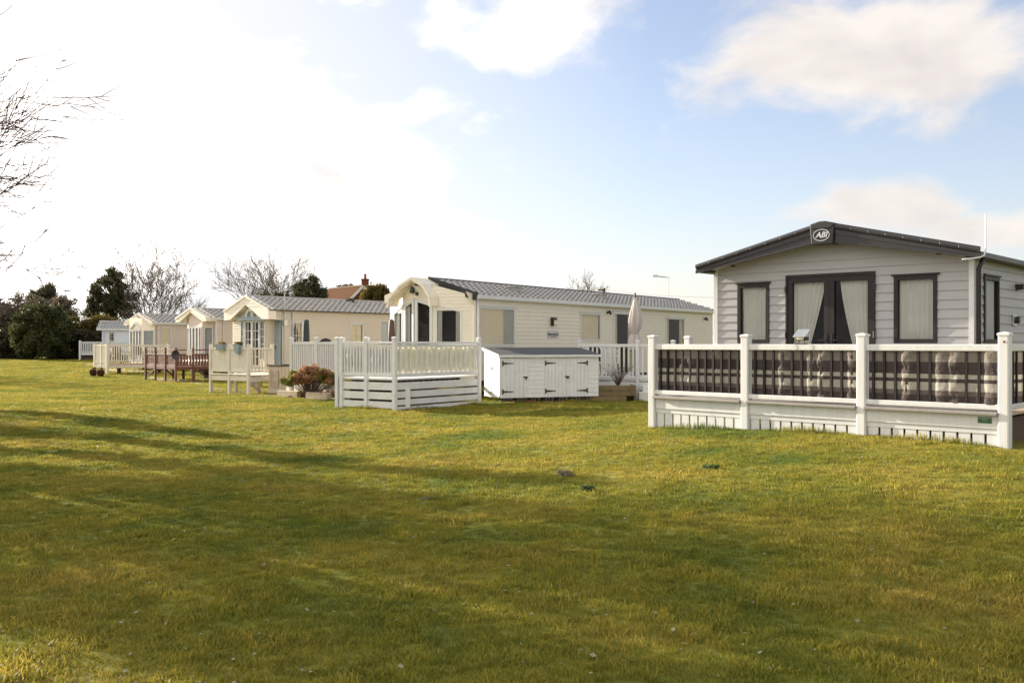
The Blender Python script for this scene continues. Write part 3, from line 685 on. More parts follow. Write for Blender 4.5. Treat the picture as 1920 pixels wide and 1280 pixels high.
# ================================================================== cream caravan in the middle
w = Van('cream_caravan', 'long cream caravan with a prow-shaped glazed front under a curved hood', 889, 27.5, 35.5, 3.24, 16.5, 3.03, 3.50, group='cream and beige caravans in a row')
ws = w.side(); fl = w.Z(.8)
def sw_(u): return w.x_at(u)
def zs(v, u): return w.z_of(v, w.x_at(u), 0)
ops = [(sw_(897), sw_(965), zs(649, 897), zs(576, 930)), (sw_(1087), sw_(1126), zs(638.5, 1107), zs(587, 1107)), (sw_(1149), sw_(1189), zs(704, 1165), zs(584, 1165)), (sw_(1248), sw_(1283), zs(650, 1265), zs(596, 1265))]
mb = MB(); siding(mb, ws, w.Z(.55), [(0, w.ze), (w.L, w.ze)], .12, ops, .015); mb.build('side_wall', 'cream', w.root)
w.shell('cream', w.Z(.5))
f_ = window(w.root, ws, *ops[0], .055, 'white', cur='blind', cm='blind', hood=True, room='interior_warm', glass='glass_refl', depth=.7)  # cream panel in place of the cream reflection on this pane
curtain(ws, ops[0][0] + .06, ops[0][1] - .06, ops[0][2] + .06, ops[0][3] - .06, -.018, f_, 'net', 'right', amp=.008)
window(w.root, ws, *ops[1], .055, 'white', cur='full', cm='blind', hood=True, room='interior_warm', glass='glass_refl', depth=.7)
d = window(w.root, ws, *ops[2], .10, 'white', cur='sides', cm='blind', name='side_door', hood=True, glass='glass_refl', depth=1.2)
mb = MB(); hs, hz = ops[2][0] + .05, w.Z(1.55); mb.tube([ws.P(hs, hz, .03), ws.P(hs, hz, .07), ws.P(hs + .1, hz, .07)], .01, 6); mb.build('handle', 'blackmetal', d)
window(w.root, ws, *ops[3], .055, 'white', cur='sides', cm='blind', hood=True, room='interior', glass='glass_refl', depth=.9)
# gutter run and pipes
w.roof('tile', .0, .12, .12, .28, 6, 'white', 'tile_dark', gh=.12)
w.verge('anthracite', .06, .24, .24, .05, half=0)
w.verge('cream_trim', .06, .24, .24, .05, half=1)
mb = MB(); mb.tube([(.10, -.06, w.ze - .1), (.10, -.06, w.Z(.5))], .04, 10); mb.build('downpipe', 'white', w.root, smooth=True)
mb = MB(); mb.box(-.03, .06, -.03, .0, w.Z(.5), w.ze - .02); mb.box(-.03, .0, .0, .1, w.Z(.5), w.ze - .02); mb.build('corner_trim', 'cream_trim', w.root)
mb = MB(); mb.prism([(-.02, -.02, w.ze - .02), (-.35, -.02, w.ze + .05), (-.02, -.02, w.ze - .35)], (0, .05, 0)); mb.build('eave_bracket', 'cream_trim', w.root)
# prow front: four facets
C0, C1, C2, C3, C4 = (0, 0.02), (-.50, 1.12), (-.66, 1.68), (-.50, 2.22), (0, 3.22)
slw = (w.zr - w.ze) / (w.W / 2)
def rz_(y): return w.ze + slw * (w.W / 2 - abs(y - w.W / 2)) - .05
F4 = Wall(C4, C3); F3 = Wall(C3, C2); F2 = Wall(C2, C1); F1 = Wall(C1, C0)
o1 = (.08, F1.w - .34, w.Z(.95), w.Z(2.74), w.Z(2.56))
mb = MB(); siding(mb, F1, w.Z(.55), [(0, rz_(1.12)), (F1.w, rz_(0))], .10, [(o1[0], o1[1], o1[2], o1[4])], .012)
# sloping strip over the window
mb.build('front_wall', 'cream', w.root)
window(w.root, F1, o1[0], o1[1], o1[2], o1[3], .055, 'white', zr=o1[4], cur='sides', cm='net', depth=.9, name='front_window')
o4 = (F4.w - .80, F4.w - .06, w.Z(.95), w.Z(2.52), w.Z(2.76))
mb = MB(); siding(mb, F4, w.Z(.55), [(0, rz_(3.22)), (F4.w, rz_(2.22))], .10, [(o4[0], o4[1], o4[2], o4[3])], .012); mb.build('front_wall', 'cream', w.root)
window(w.root, F4, o4[0], o4[1], o4[2], o4[3], .055, 'white', zr=o4[4], cur='left', cm='net', depth=.9, name='front_window')
for Fc, zl, zr_, cc in ((F3, 2.74, 2.93, 'left'), (F2, 2.93, 2.76, None)):
    dd = window(w.root, Fc, .03, Fc.w - .004, w.Z(.82), w.Z(zl), .085, 'white', zr=w.Z(zr_), cur=cc, cm='net', depth=.6, name='glazed_door')
    if cc: 
        h = MB(); h.tube([Fc.P(Fc.w - .05, w.Z(1.66), .03), Fc.P(Fc.w - .05, w.Z(1.66), .07), Fc.P(Fc.w - .17, w.Z(1.66), .07)], .01, 6); h.build('handle', 'blackmetal', dd)
    mb = MB(); mb.prism([Fc.P(0, w.Z(zl) + .003, -.02), Fc.P(Fc.w, w.Z(zr_) + .003, -.02), Fc.P(Fc.w, w.Z(zr_) + .45, -.02), Fc.P(0, w.Z(zl) + .36, -.02)], Fc.n * .03); mb.build('door_head', 'cream_trim', w.root)
# curved hood
prof = [(.93, 2.70), (.95, 2.96), (1.22, 3.33), (1.62, 3.52), (2.08, 3.31), (2.50, 2.94), (2.56, 2.70)]
inn = [(.99, 2.70), (1.01, 2.92), (1.27, 3.24), (1.62, 3.41), (2.03, 3.21), (2.42, 2.90), (2.49, 2.70)]
mb = MB(); x0, x1 = -.84, -.46; n = len(prof)
vs = []
for x in (x0, x1): vs += [(x, y, w.Z(z)) for y, z in prof] + [(x, y, w.Z(z)) for y, z in inn]
fs = []
for i in range(n - 1):
    fs += [(i, i + 1, 2 * n + i + 1, 2 * n + i), (n + i + 1, n + i, 3 * n + i, 3 * n + i + 1), (i + 1, i, n + i, n + i + 1), (2 * n + i, 2 * n + i + 1, 3 * n + i + 1, 3 * n + i)]
fs += [(0, 2 * n, 3 * n, n), (n - 1, 2 * n - 1, 4 * n - 1, 3 * n - 1)]
mb.add(vs, fs)
hood = mb.build('entrance_hood', 'cream_trim', w.root)
mb = MB()
for i in (2, 3):
    a, b_ = prof[i], prof[i + 1]; mb.prism([(x1 + .002, a[0], w.Z(a[1]) - .003), (x1 + .002, b_[0], w.Z(b_[1]) - .003), (x1 + .002, b_[0], w.Z(b_[1]) - .09), (x1 + .002, a[0], w.Z(a[1]) - .09)], (.75, 0, 0))
mb.build('hood_roof', 'cream_trim', hood)
mb = MB()
for k in range(3):                       # ribs of the boarded soffit
    x = -.74 + k * .11
    for i in range(n - 1):
        a, b = inn[i], inn[i + 1]; mb.beam((x, a[0], w.Z(a[1]) - .006), (x, b[0], w.Z(b[1]) - .006), .02, .02)
mb.build('soffit_rib', 'cream_trim', hood)
mb = MB()
for i in range(n - 1):
    a, b = prof[i], prof[i + 1]; mb.beam((x0 - .02, a[0], w.Z(a[1]) - .03), (x0 - .02, b[0], w.Z(b[1]) - .03), .03, .07)
mb.build('hood_edge', 'cream_trim', hood)
mb = MB(); mb.lathe((-.75, 1.68, w.Z(3.06)), [(.03, 0), (.07, .02), (.07, .12), (.04, .2)], 14); mb.lathe((-.75, 1.50, w.Z(2.99)), [(.02, 0), (.05, .02), (.05, .09), (.03, .11)], 12); mb.build('spot_lamp', 'blackmetal', w.root, smooth=True)
# wall lamp, name plate, spot lights, roof vents
def on_side(u, v): x = sw_(u); return x, w.z_of(v, x, 0)
x, z = on_side(1035, 603)
mb = MB(); mb.box(x - .10, x + .06, -.03, -.012, z - .13, z + .13); mb.box(x - .10, x + .10, -.13, -.03, z + .05, z + .13); mb.box(x - .10, x + .10, -.13, -.03, z - .13, z - .11); mb.box(x - .10, x - .07, -.13, -.03, z - .11, z + .05); lp = mb.build('wall_lantern', 'blackmetal', w.root)
mb = MB(); mb.box(x - .068, x + .09, -.12, -.032, z - .108, z + .048); mb.build('lantern_glass', 'lamp_glass', lp)
x, z = on_side(1036, 627)
mb = MB(); mb.box(x - .31, x + .31, -.022, -.014, z - .12, z + .12); pt = mb.build('name_plate', 'plate', w.root)
text('name_lettering', 'WINCHESTER', 'letter_grey', pt, (x, -.024, z - .005), RS, .105, 0, .004, .002)
text('name_lettering', 'A HOLIDAY HOME', 'letter_grey', pt, (x, -.024, z - .075), RS, .04, 0, 0, .001)
for u, v in ((1138, 586), (1320, 598)):
    x, z = on_side(u, v); mb = MB(); mb.box(x - .04, x + .04, -.03, -.012, z - .04, z + .04); mb.tube([(x, -.03, z), (x, -.10, z), (x + .02, -.12, z - .02)], [.02, .02, .05], 10); mb.tube([(x, -.08, z + .07), (x + .05, -.14, z - .06)], .045, 12); mb.build('spot_light', 'blackmetal', w.root)
for x in (3.0, 8.4):
    y = .75; z = w.ze + slw * .75 + .06; mb = MB(); mb.box(x - .2, x + .2, y - .16, y + .16, z - .06, z + .07); mb.box(x - .24, x + .24, y - .2, y + .2, z + .07, z + .10); mb.build('roof_vent', 'tile_gray_brown', w.root, bevel=.01)
# TV aerial on the far slope
xa = w.x_at(1253, 2.6); zt_ = w.z_of(520, xa, 2.6)
mb = MB(); mb.tube([(xa, 2.6, w.ze + .1), (xa, 2.6, zt_)], .018, 6); e = w.x_at(1229, 2.6)
mb.tube([(xa + .05, 2.6, zt_ - .01), (e, 2.6, zt_ - .01)], .012, 6)
for k in range(9): xx = xa + (e - xa) * (k + 1) / 9; mb.tube([(xx, 2.45, zt_ - .01), (xx, 2.75, zt_ - .01)], .006, 4)
mb.box(e - .04, e + .02, 2.5, 2.7, zt_ - .06, zt_ + .04)
mb.build('tv_aerial', 'metal', w.root)

# deck of the cream caravan
A = at(740, 22.5, 645); A2 = (A.x, A.y)
ld, ad = Vector((w.ld[0], w.ld[1], 0)), Vector((w.ad[0], w.ad[1], 0))
Av = Vector((A.x, A.y, 0)); B1 = Av + ad * .90; B2 = Av + ad * 1.72; B3 = Av + ad * 1.88; C_ = Av + ld * 3.22
wd = Deck('white_deck', 'tall white timber deck with slatted skirt wrapped round the prow-fronted caravan', A2)
rz = math.atan2(w.ad[1], w.ad[0]); zf = .79
wd.posts([tuple(p[:2]) for p in (Av, B1, B2, B3, C_)], 1.73, .105, 'white_dirty', rz)
pairs = [(Av, B1, 8), (B1, B2, 7), (Av, C_, 16)]
for p, q, n in pairs:
    wd.rail(p, q, 1.63, .09, .06, 'white_dirty'); wd.rail(p, q, 1.56, .05, .06, 'white_dirty', 'top_rail'); wd.rail(p, q, .87, .06, .09, 'white_dirty', 'bottom_rail')
    wd.balusters(p, q, .90, 1.55, n, .042, 'white_dirty', True)
for p, q in ((Av, B1), (B1, B2)):
    pp_ = p - ld * .0; t = (q - p).normalized()
    wd.hboards(p, q, [(.52, .70), (.30, .47), (.10, .25), (-.03, .06)], .03, 'white_dirty')
zz = ground_z(A.x + 1, A.y + 1.4)
wd.hboards(Av, C_, [(.53, .70), (.34, .49), (.17, .30), (zz - .03, .13)], .03, 'white_dirty')
mb = MB(); a = Av + ld * .42 + Vector((0, 0, .3)); mb.beam(a + Vector((0, 0, -.28)) + Vector((ld.y, -ld.x, 0)) * .03, a + Vector((0, 0, .27)) + Vector((ld.y, -ld.x, 0)) * .03, .12, .03); wd.out(mb, 'skirt_batten', 'white_dirty')
wd.floor([tuple(p[:2]) for p in (Av + (ld + ad) * .03, C_ + ad * .03, C_ + ad * 1.5 + ld * .3, B3 + ld * 5.2, B3 + ld * .0)], zf, .04, 'white_dirty')
wd.rail(C_, C_ + ad * 1.4, 1.6, .09, .06, 'white_dirty')
mb = MB()
for k in range(12):
    a = Av + ld * (.3 + k * .2) + ad * .06; mb.beam(a + Vector((0, 0, .69)), a + ad * 1.5 + Vector((0, 0, .69)), .045, .12)
wd.out(mb, 'floor_joist', 'darkwood')
mb = MB(); a = B3 + ld * .4; mb.beam(a + Vector((0, 0, .35)), C_ + ad * 1.4 + Vector((0, 0, .35)), .03, .65); wd.out(mb, 'underfloor_shade_sheet', 'darkwood')  # dark sheet painting the shade behind the skirt gaps
def cloth(name, p, q, z0, z1, off, m, label, cat, group=None, amp=.012, seg=70, rows=12, side=None):
    p = Vector((p[0], p[1], 0)); q = Vector((q[0], q[1], 0)); t = (q - p); L = t.length; t.normalize(); nn = Vector((t.y, -t.x, 0)); vs = []
    for i in range(rows + 1):
        z = z0 + (z1 - z0) * i / rows
        for j in range(seg + 1):
            s = L * j / seg; o = off + amp * math.sin(s * 13 + 2 * math.sin(z * 9)) + amp * .5 * math.sin(s * 31 + z * 17)
            c = p + t * s + nn * o; vs.append((c.x - p.x, c.y - p.y, z - z0 + (.012 * math.sin(s * 7) if i == rows else 0)))
    mb = MB(); k = seg + 1; mb.add(vs, [(i * k + j, i * k + j + 1, (i + 1) * k + j + 1, (i + 1) * k + j) for i in range(rows) for j in range(seg)])
    o = mb.build(name, m, None, smooth=True); o.location = (p.x, p.y, z0); return tag(o, label, cat, group)
inr = (Vector((ld.y, -ld.x, 0)))
cloth('cloth_screen', Av + ld * .09 + ad * .06, C_ - ld * .07 + ad * .06, .91, 1.53, 0, 'cream_cloth', 'plain cream cloth screen behind the balusters facing the locker shed', 'cloth screen', 'cloth screens on the white deck')
cloth('cloth_screen', Av + ad * .07 + ld * .05, B1 - ad * .06 + ld * .05, .91, 1.50, 0, 'white_cloth', 'white cloth screen tied to the deck railing, bay next to the front corner post', 'cloth screen', 'cloth screens on the white deck', .02)
cloth('cloth_screen', B1 + ad * .06 + ld * .05, B2 - ad * .06 + ld * .05, .91, 1.50, 0, 'white_cloth', 'white cloth screen on the deck railing, bay next to the paired posts', 'cloth screen', 'cloth screens on the white deck', .02)

# locker shed on concrete blocks
p0 = at(937, 25.0, 645); p1 = at(1122, 26.0, 645); sh = Vector((p0.x, p0.y, 0)); sv = Vector((p1.x, p1.y, 0)) - sh; sL = sv.length
rzs = math.atan2(sv.y, sv.x); zg = ground_z(1, 25.4)
shed = thing('storage_shed', 'low white painted timber locker shed with black strap hinges and grey felt roof', 'shed', (sh.x, sh.y, zg), rzs)
Z = lambda z: z - zg
SD = 1.2; bz, tf, tb = Z(.205), Z(1.29), Z(1.47)
dr = [(.02, .275), (.445, .655), (.665, .885)]
Fr = Wall((0, 0), (sL, 0)); Ls = Wall((0, SD), (0, 0)); Rs = Wall((sL, 0), (sL, SD))
mb = MB(); siding(mb, Fr, bz, [(0, tf), (sL, tf)], .115, [(sL * a, sL * b, bz, tf - .04) for a, b in dr], .012)
siding(mb, Ls, bz, [(0, tb), (SD, tf)], .115, (), .012); siding(mb, Rs, bz, [(0, tf), (SD, tb)], .115, (), .012)
mb.quad((0, SD, bz), (sL, SD, bz), (sL, SD, tb), (0, SD, tb)); mb.quad((0, 0, bz), (sL, 0, bz), (sL, SD, bz), (0, SD, bz)); mb.build('plank_wall', 'white_dirty', shed)
for k, (a, b) in enumerate(dr):
    mb = MB(); n = 6
    for i in range(n):
        s0 = sL * a + (sL * (b - a)) * i / n; s1 = sL * a + (sL * (b - a)) * (i + 1) / n - .004; mb.box(s0 + .001, s1, -.02, .0, bz + .0, tf - .05)
    mb.box(sL * a + .004, sL * b - .004, .0, .012, bz + .02, tf - .05)
    dr_ = mb.build('shed_door', 'white_dirty', shed)
    hx = sL * a + .02 if k < 2 else sL * b - .02; dx = 1 if k < 2 else -1
    for hz in (bz + .16, tf - .19):
        mb = MB(); mb.box(hx - .018, hx + .018, -.034, -.021, hz - .065, hz + .065)
        mb.prism([(hx, -.021, hz - .028), (hx + dx * .30, -.021, hz - .008), (hx + dx * .30, -.021, hz + .008), (hx, -.021, hz + .028)], (0, -.008, 0)); mb.build('strap_hinge', 'blackmetal', dr_)
    if k != 1:
        lx = sL * b - .06 if k == 0 else sL * a + .03; lz = bz + .53
        mb = MB(); mb.box(lx - .07, lx + .05, -.036, -.021, lz - .012, lz + .022); mb.box(lx - .02, lx + .02, -.055, -.03, lz - .05, lz - .005); mb.build('padlock', 'blackmetal', dr_)
mb = MB(); mb.prism([(-.04, -.06, tf + .01), (-.04, SD + .05, tb + .01), (-.04, SD + .05, tb + .035), (-.04, -.06, tf + .035)], (sL + .08, 0, 0)); mb.build('felt_roof', 'felt', shed)
mb = MB(); mb.box(-.045, sL + .045, -.075, -.055, tf - .03, tf + .03); mb.prism([(-.06, -.06, tf - .03), (-.06, SD + .05, tb - .03), (-.06, SD + .05, tb + .04), (-.06, -.06, tf + .04)], (.018, 0, 0)); mb.build('roof_edge', 'white_dirty', shed)
mb = MB(); mb.tube([(-.03, .55, Z(.95)), (-.03, .55, Z(.9)), (-.03, .5, Z(.62)), (-.03, .62, Z(.35)), (-.05, .95, Z(.32)), (-.03, 1.0, Z(.2))], .012, 6); mb.tube([(-.02, .5, Z(1.0)), (-.06, .58, Z(.97)), (-.03, .68, Z(.95))], .018, 6); mb.build('water_tap', 'metal', shed)
for i in range(7):
    x = .12 + i * (sL - .3) / 6.4; mb = MB(); bx, bd = .21, .34
    zb0 = -.02; zt0 = bz - .004; 
    for (xa, xb) in ((0, .03), (bx - .03, bx), (bx / 2 - .015, bx / 2 + .015)): mb.box(xa, xb, 0, bd, .031, zt0 - zb0 - .031)
    mb.box(0, bx, 0, bd, 0, .03); mb.box(0, bx, 0, bd, zt0 - zb0 - .03, zt0 - zb0)
    o = mb.build('concrete_block', 'block', None)
    c, s_ = math.cos(rzs), math.sin(rzs); o.location = (sh.x + c * x - s_ * .04, sh.y + s_ * x + c * .04, zg + zb0); o.rotation_euler = (0, 0, rzs)
    tag(o, 'hollow concrete block supporting the floor of the white locker shed', 'concrete block', 'concrete blocks under the shed')
for i, x in enumerate((.2, .75)):
    mb = MB(); mb.box(0, .21, 0, .1, 0, .065); o = mb.build('red_brick', 'brick_red', None, bevel=.004); c, s_ = math.cos(rzs), math.sin(rzs)
    o.location = (sh.x + c * x + s_ * .1, sh.y + s_ * x - c * .1, zg); o.rotation_euler = (0, 0, rzs + .1)
    tag(o, ['red brick on the grass below the single shed door', 'red brick on the grass between the single and double shed doors'][i], 'brick')
pts = []
for k in range(60):
    a = k * .33; r = .32 + .05 * math.sin(k * .7); cx, cy = at(914, 24.6).x + .06, 24.7
    x, y = cx + r * math.cos(a) * 1.1 + .004 * k, cy + r * math.sin(a) * .7; pts.append((x, y, ground_z(x, y) + .03 + .03 * abs(math.sin(k * .9))))
mb = MB(); mb.tube(pts, .011, 6); tag(mb.build('garden_hose', 'hose', None, smooth=True), 'coiled yellow green garden hose on the grass beside the white deck', 'garden hose')

# second deck with steps and parasol
q0 = at(1087, 28.0, 645); q1 = at(1196, 27.0, 645); q2 = at(1262, 26.6, 645)
sd = Deck('side_deck', 'white railed side deck with steps beside the cream caravan door', (q0.x, q0.y)); rz = math.atan2(q1.y - q0.y, q1.x - q0.x)
sd.posts([(q0.x, q0.y), (q1.x, q1.y), (q2.x, q2.y)], 1.67, .11, 'white', rz)
for p, q, n in ((q0, q1, 12), (q1, q2, 6)):
    sd.rail(p, q, 1.56, .07, .085, 'white'); sd.rail(p, q, .66, .06, .09, 'white', 'bottom_rail'); sd.balusters(p, q, .70, 1.52, n, .04, 'white', True)
sd.rail(q0, q1, .38, .03, .30, 'white', 'skirt_board'); sd.rail(q1, q2, .42, .03, .22, 'white', 'skirt_board')
sd.floor([(q0.x, q0.y + .05), (q1.x, q1.y + .05), (q2.x, q2.y + .05), (q2.x + 1.6, q2.y + 5.6), (q0.x + .15, q0.y + 2.0)], .60, .05, 'white_dirty')
a = at(1199, 26.55, 645)
mb = MB(); a_ = Vector((a.x, a.y, .14)); mb.beam(a_ + Vector((-.02, 0, 0)), a_ + Vector((1.3, -.1, 0)), .35, .30, .01); sd.out(mb, 'step', 'white')
mb = MB(); a_ = Vector((a.x + .12, a.y + .25, .36)); mb.beam(a_, a_ + Vector((1.2, -.1, 0)), .3, .16, .01); sd.out(mb, 'step', 'white')
# closed parasol
c = at(1191, 28.3, 645); pz = .60
pr = thing('closed_parasol', 'tied pale pink canvas parasol standing on the side deck by the door', 'parasol', (c.x, c.y, pz))
mb = MB(); mb.lathe((0, 0, 0), [(.24, 0), (.24, .05), (.05, .1), (.035, .16)], 16); mb.build('base', 'blackmetal', pr)
mb = MB(); mb.tube([(0, 0, .1), (0, 0, 2.42)], .02, 8); mb.lathe((0, 0, 2.33), [(.03, 0), (.035, .06), (.02, .12), (.03, .15), (.005, .18)], 10); mb.build('pole', 'darkwood', pr)
mb = MB(); n = 36; vs = []; zsn = [2.36, 2.3, 2.15, 1.95, 1.7, 1.5, 1.38, 1.32, 1.25, 1.1, .95, .80]
rsn = [.03, .06, .10, .14, .165, .15, .10, .075, .11, .15, .15, .12]
for z, r in zip(zsn, rsn):
    for k in range(n):
        a = 2 * math.pi * k / n; f = 1 + .32 * math.sin(a * 6 + z * 1.3) * min(1, (2.4 - z) * 2); rr = r * f; vs.append((rr * math.cos(a) + .02 * math.sin(z * 4), rr * math.sin(a), z + .03 * math.sin(a * 6)))
mb.add(vs, [(i * n + k, (i + 1) * n + k, (i + 1) * n + (k + 1) % n, i * n + (k + 1) % n) for i in range(len(zsn) - 1) for k in range(n)]); cn = mb.build('canopy', 'canvas', pr, smooth=True)
mb = MB(); mb.tube([(.1 * math.cos(a * .5) + .02 * math.sin(5.3), .1 * math.sin(a * .5), 1.33 + .02 * math.sin(a)) for a in range(14)], .012, 6); mb.build('tie', 'canvas', pr)

def chair(name, label, loc, rz, m, group=None, slat=False):
    c = thing(name, label, 'chair', tuple(loc), rz, group)
    mb = MB(); mb.box(-.25, .25, -.24, .24, .42, .45); mb.build('seat', m, c, bevel=.01)
    mb = MB()
    if slat:
        for z in (.62, .76, .90): mb.box(-.24, .24, .25, .27, z, z + .07)
        mb.tube([(-.26, .25, .42), (-.26, .29, 1.0)], .02, 6); mb.tube([(.26, .25, .42), (.26, .29, 1.0)], .02, 6)
    else:
        vs = []; n = 12
        for i in range(n + 1):
            a = math.pi * i / n; vs.append((-.26 * math.cos(a), .27, .62 + .36 * math.sin(a)))
        mb.prism([(-.26, .27, .48)] + vs + [(.26, .27, .48)], (0, .03, 0))
    mb.build('backrest', m, c)
    for x in (-.23, .23):
        for y in (-.22, .22):
            mb = MB(); mb.tube([(x, y, .42), (x * 1.12, y * 1.12, 0)], .018, 6); mb.build('leg', m, c)
    for x in (-.27, .27):
        mb = MB(); mb.tube([(x, .26, .66), (x, -.2, .66), (x, -.22, .42)], .018, 6); mb.build('armrest', m, c)
    return c
p = at(1106, 29.0, 645); chair('patio_chair', 'dark rounded patio chair behind the side deck railing near its first post', (p.x, p.y, .6), R(200), 'blackmetal')
p = at(1136, 28.8, 645); chair('patio_chair', 'white slatted patio chair behind the side deck railing, right of the shed', (p.x, p.y, .6), R(205), 'white', slat=True)

# sleeper planter with a bare shrub
p = at(1109, 26.1); q = at(1194, 25.95); zg2 = ground_z(p.x + .6, p.y)
pl = thing('timber_planter', 'raised bed of mossy brown timber sleepers at the foot of the side deck', 'planter', (p.x, p.y, zg2))
Lp = q.x - p.x
for k in range(3):
    mb = MB(); z = k * .145; mb.box(-.35 if k == 0 else 0, Lp * (.78 if k == 0 else 1.0), -.05 if k else -.12, .06, z, z + .14); mb.build('sleeper', 'sleeper', pl, bevel=.01)
for x in (.0, Lp):
    mb = MB(); mb.box(x - .06 if x else .0, x if x else .06, .065, .8, 0, .43); mb.build('sleeper', 'sleeper', pl, bevel=.01)
mb = MB(); mb.box(.06, Lp - .06, .065, .8, .1, .38); mb.build('soil', 'soil', pl)

# ================================================================== beige caravan with the arched fanlight
def gable_hood(v, of, m, d0=.30, d1=.30, yin=.3, os=.12, edge='pinkish', back=0.0, lines=True):
    sl = (v.zr - v.ze) / (v.W / 2); ez = v.ze - sl * os; W_ = v.W
    mb = MB()
    P = [(-os, ez - d0), (-os, ez + .03), (W_ / 2, v.zr + .05), (W_ + os, ez + .03), (W_ + os, ez - d0), (W_ - yin, ez - d0), (W_ / 2, v.zr - d1), (yin, ez - d0)]
    L_ = [P[0], P[1], P[2], P[6], P[7]]; R_ = [P[2], P[3], P[4], P[5], P[6]]
    for q in (L_, R_): mb.prism([(-of, y, z) for y, z in q], (of + back, 0, 0))
    h = mb.build('gable_hood', m, v.root)
    mb = MB()
    for a, b in ((P[1], P[2]), (P[3], P[2])): mb.beam((-of - .015, a[0], a[1] - .02), (-of - .015, b[0], b[1] - .02), .035, .07)
    mb.build('verge_trim', edge, h)
    if lines:
        mb = MB()
        for k in range(3):
            z = v.zr - .12 - k * .12
            for sg in (-1, 1):
                yo = (v.zr + .05 - z) / sl; yi = max(0, (v.zr - d1 - z) / ((v.zr - d1 - ez + d0) / (W_ / 2 - yin))) + .02
                if yo > yi + .1: mb.beam((-of - .004, W_ / 2 + sg * yi, z), (-of - .004, W_ / 2 + sg * (yo - .06), z), .01, .012)
        mb.build('board_groove', edge, h)
    return h
b = Van('beige_caravan', 'beige caravan with blue grey arched fanlight over its glazed front doors', 514, 36, 41, 2.7, 11.5, 2.91, 3.39, group='cream and beige caravans in a row')
bs = b.side()
def wn(v, u0, u1, v0, v1): x0, x1 = v.x_at(u0), v.x_at(u1); xm = (x0 + x1) / 2; return (x0, x1, v.z_of(v1, xm, 0), v.z_of(v0, xm, 0))
ops = [wn(b, 543, 567, 603, 655), wn(b, 656, 681, 607, 648), wn(b, 715, 727, 604, 690)]
mb = MB(); Wb = Wall((.33, 0), (b.L, 0)); o2 = [(a - .33, c - .33, z0, z1) for a, c, z0, z1 in ops]
siding(mb, Wb, b.Z(.5), [(0, b.ze), (b.L - .33, b.ze)], .12, o2, .024); mb.build('side_wall', 'tan', b.root)
mb = MB(); siding(mb, Wall((-.10, .38), (.33, .38)), b.Z(.5), [(0, b.ze), (.43, b.ze)], .10, (), .010); siding(mb, Wall((0, 0), (.33, 0)), b.Z(2.50), [(0, b.ze), (.33, b.ze)], .10, (), .010); mb.build('side_wall', 'tan', b.root)
mb = MB(); mb.box(.28, .32, .02, .38, b.Z(.6), b.Z(2.48)); dd = mb.build('side_door', 'bluegrey', b.root)
mb = MB(); mb.box(.26, .28, .30, .33, b.Z(1.4), b.Z(1.55)); mb.build('handle', 'blackmetal', dd)
b.shell('tan', b.Z(.5))
for k in (0, 1): window(b.root, Wb, *o2[k], .05, 'white', cur='swag' if k == 0 else 'full', cm='blind', room='interior_warm', bars=(1, 1), hood=True, glass='glass_refl', depth=.7)
s0, s1, z0, z1 = o2[2]; mb = MB(); mb.prism([Wb.P(s0, z0, -.02), Wb.P(s1, z0, -.02), Wb.P(s1, z1, -.02), Wb.P(s0, z1, -.02)], Wb.n * .02); d3 = mb.build('rear_door', 'bluegrey', b.root)
mb = MB(); mb.prism([Wb.P(s0 + .05, z1 - .75, .001), Wb.P(s1 - .05, z1 - .75, .001), Wb.P(s1 - .05, z1 - .05, .001), Wb.P(s0 + .05, z1 - .05, .001)], Wb.n * .006); mb.build('door_panel', 'net_blue', d3)
b.roof('tile_gray_brown', .30, .12, .12, .27, 6, 'anthracite', 'tile_gray_brown', gh=.035)
gable_hood(b, .34, 'pinkish', .34, .30, .28)
Fb = Wall((-.10, b.W - .12), (-.10, .38)); fw = Fb.w
def sb(y): return b.W - .12 - y
ow = [(sb(2.02), sb(1.78)), (sb(1.74), sb(1.27)), (sb(1.26), sb(.79)), (sb(.75), sb(.44))]
zt_ = b.Z(2.48)
mb = MB(); siding(mb, Fb, b.Z(.5), [(0, b.ze), (sb(b.W / 2), b.zr - .1), (fw, b.ze + .1)], .10, [(ow[0][0], ow[3][1], b.Z(.74), zt_)], .010); mb.build('front_wall', 'tan', b.root)
for k, (a, c) in enumerate(ow):
    window(b.root, Fb, a, c, b.Z(.75) if k in (1, 2) else b.Z(1.0), zt_, .05 if k in (1, 2) else .04, 'white', cur='sides' if k in (1, 2) else None, cm='net', bars=(1, 4), name='glazed_door' if k in (1, 2) else 'front_window', depth=.8, room='interior')
for k in (0, 3):
    a, c = ow[k]; mb = MB(); siding(mb, Fb, b.Z(.5), [(a, b.Z(1.0)), (c, b.Z(1.0))], .10, (), .02) if False else mb.prism([Fb.P(a, b.Z(.74), -.01), Fb.P(c, b.Z(.74), -.01), Fb.P(c, b.Z(.998), -.01), Fb.P(a, b.Z(.998), -.01)], Fb.n * .03); mb.build('apron_panel', 'cream_trim', b.root)
yc = 1.26; mb = MB(); mb.box(-.24, -.105, .42, 2.1, zt_ + .02, zt_ + .13); mb.box(-.27, -.10, .38, 2.14, zt_ + .13, zt_ + .16); ln = mb.build('lintel', 'bluegrey', b.root)
mb = MB(); n = 16; vs = []
for i in range(n + 1):
    a = math.pi * i / n; vs += [(-.25, yc + .24 * math.cos(a), zt_ + .10 + .36 * math.sin(a)), (-.25, yc + .17 * math.cos(a), zt_ + .10 + .28 * math.sin(a)), (-.12, yc + .24 * math.cos(a), zt_ + .10 + .36 * math.sin(a)), (-.12, yc + .17 * math.cos(a), zt_ + .10 + .28 * math.sin(a))]
fs = []
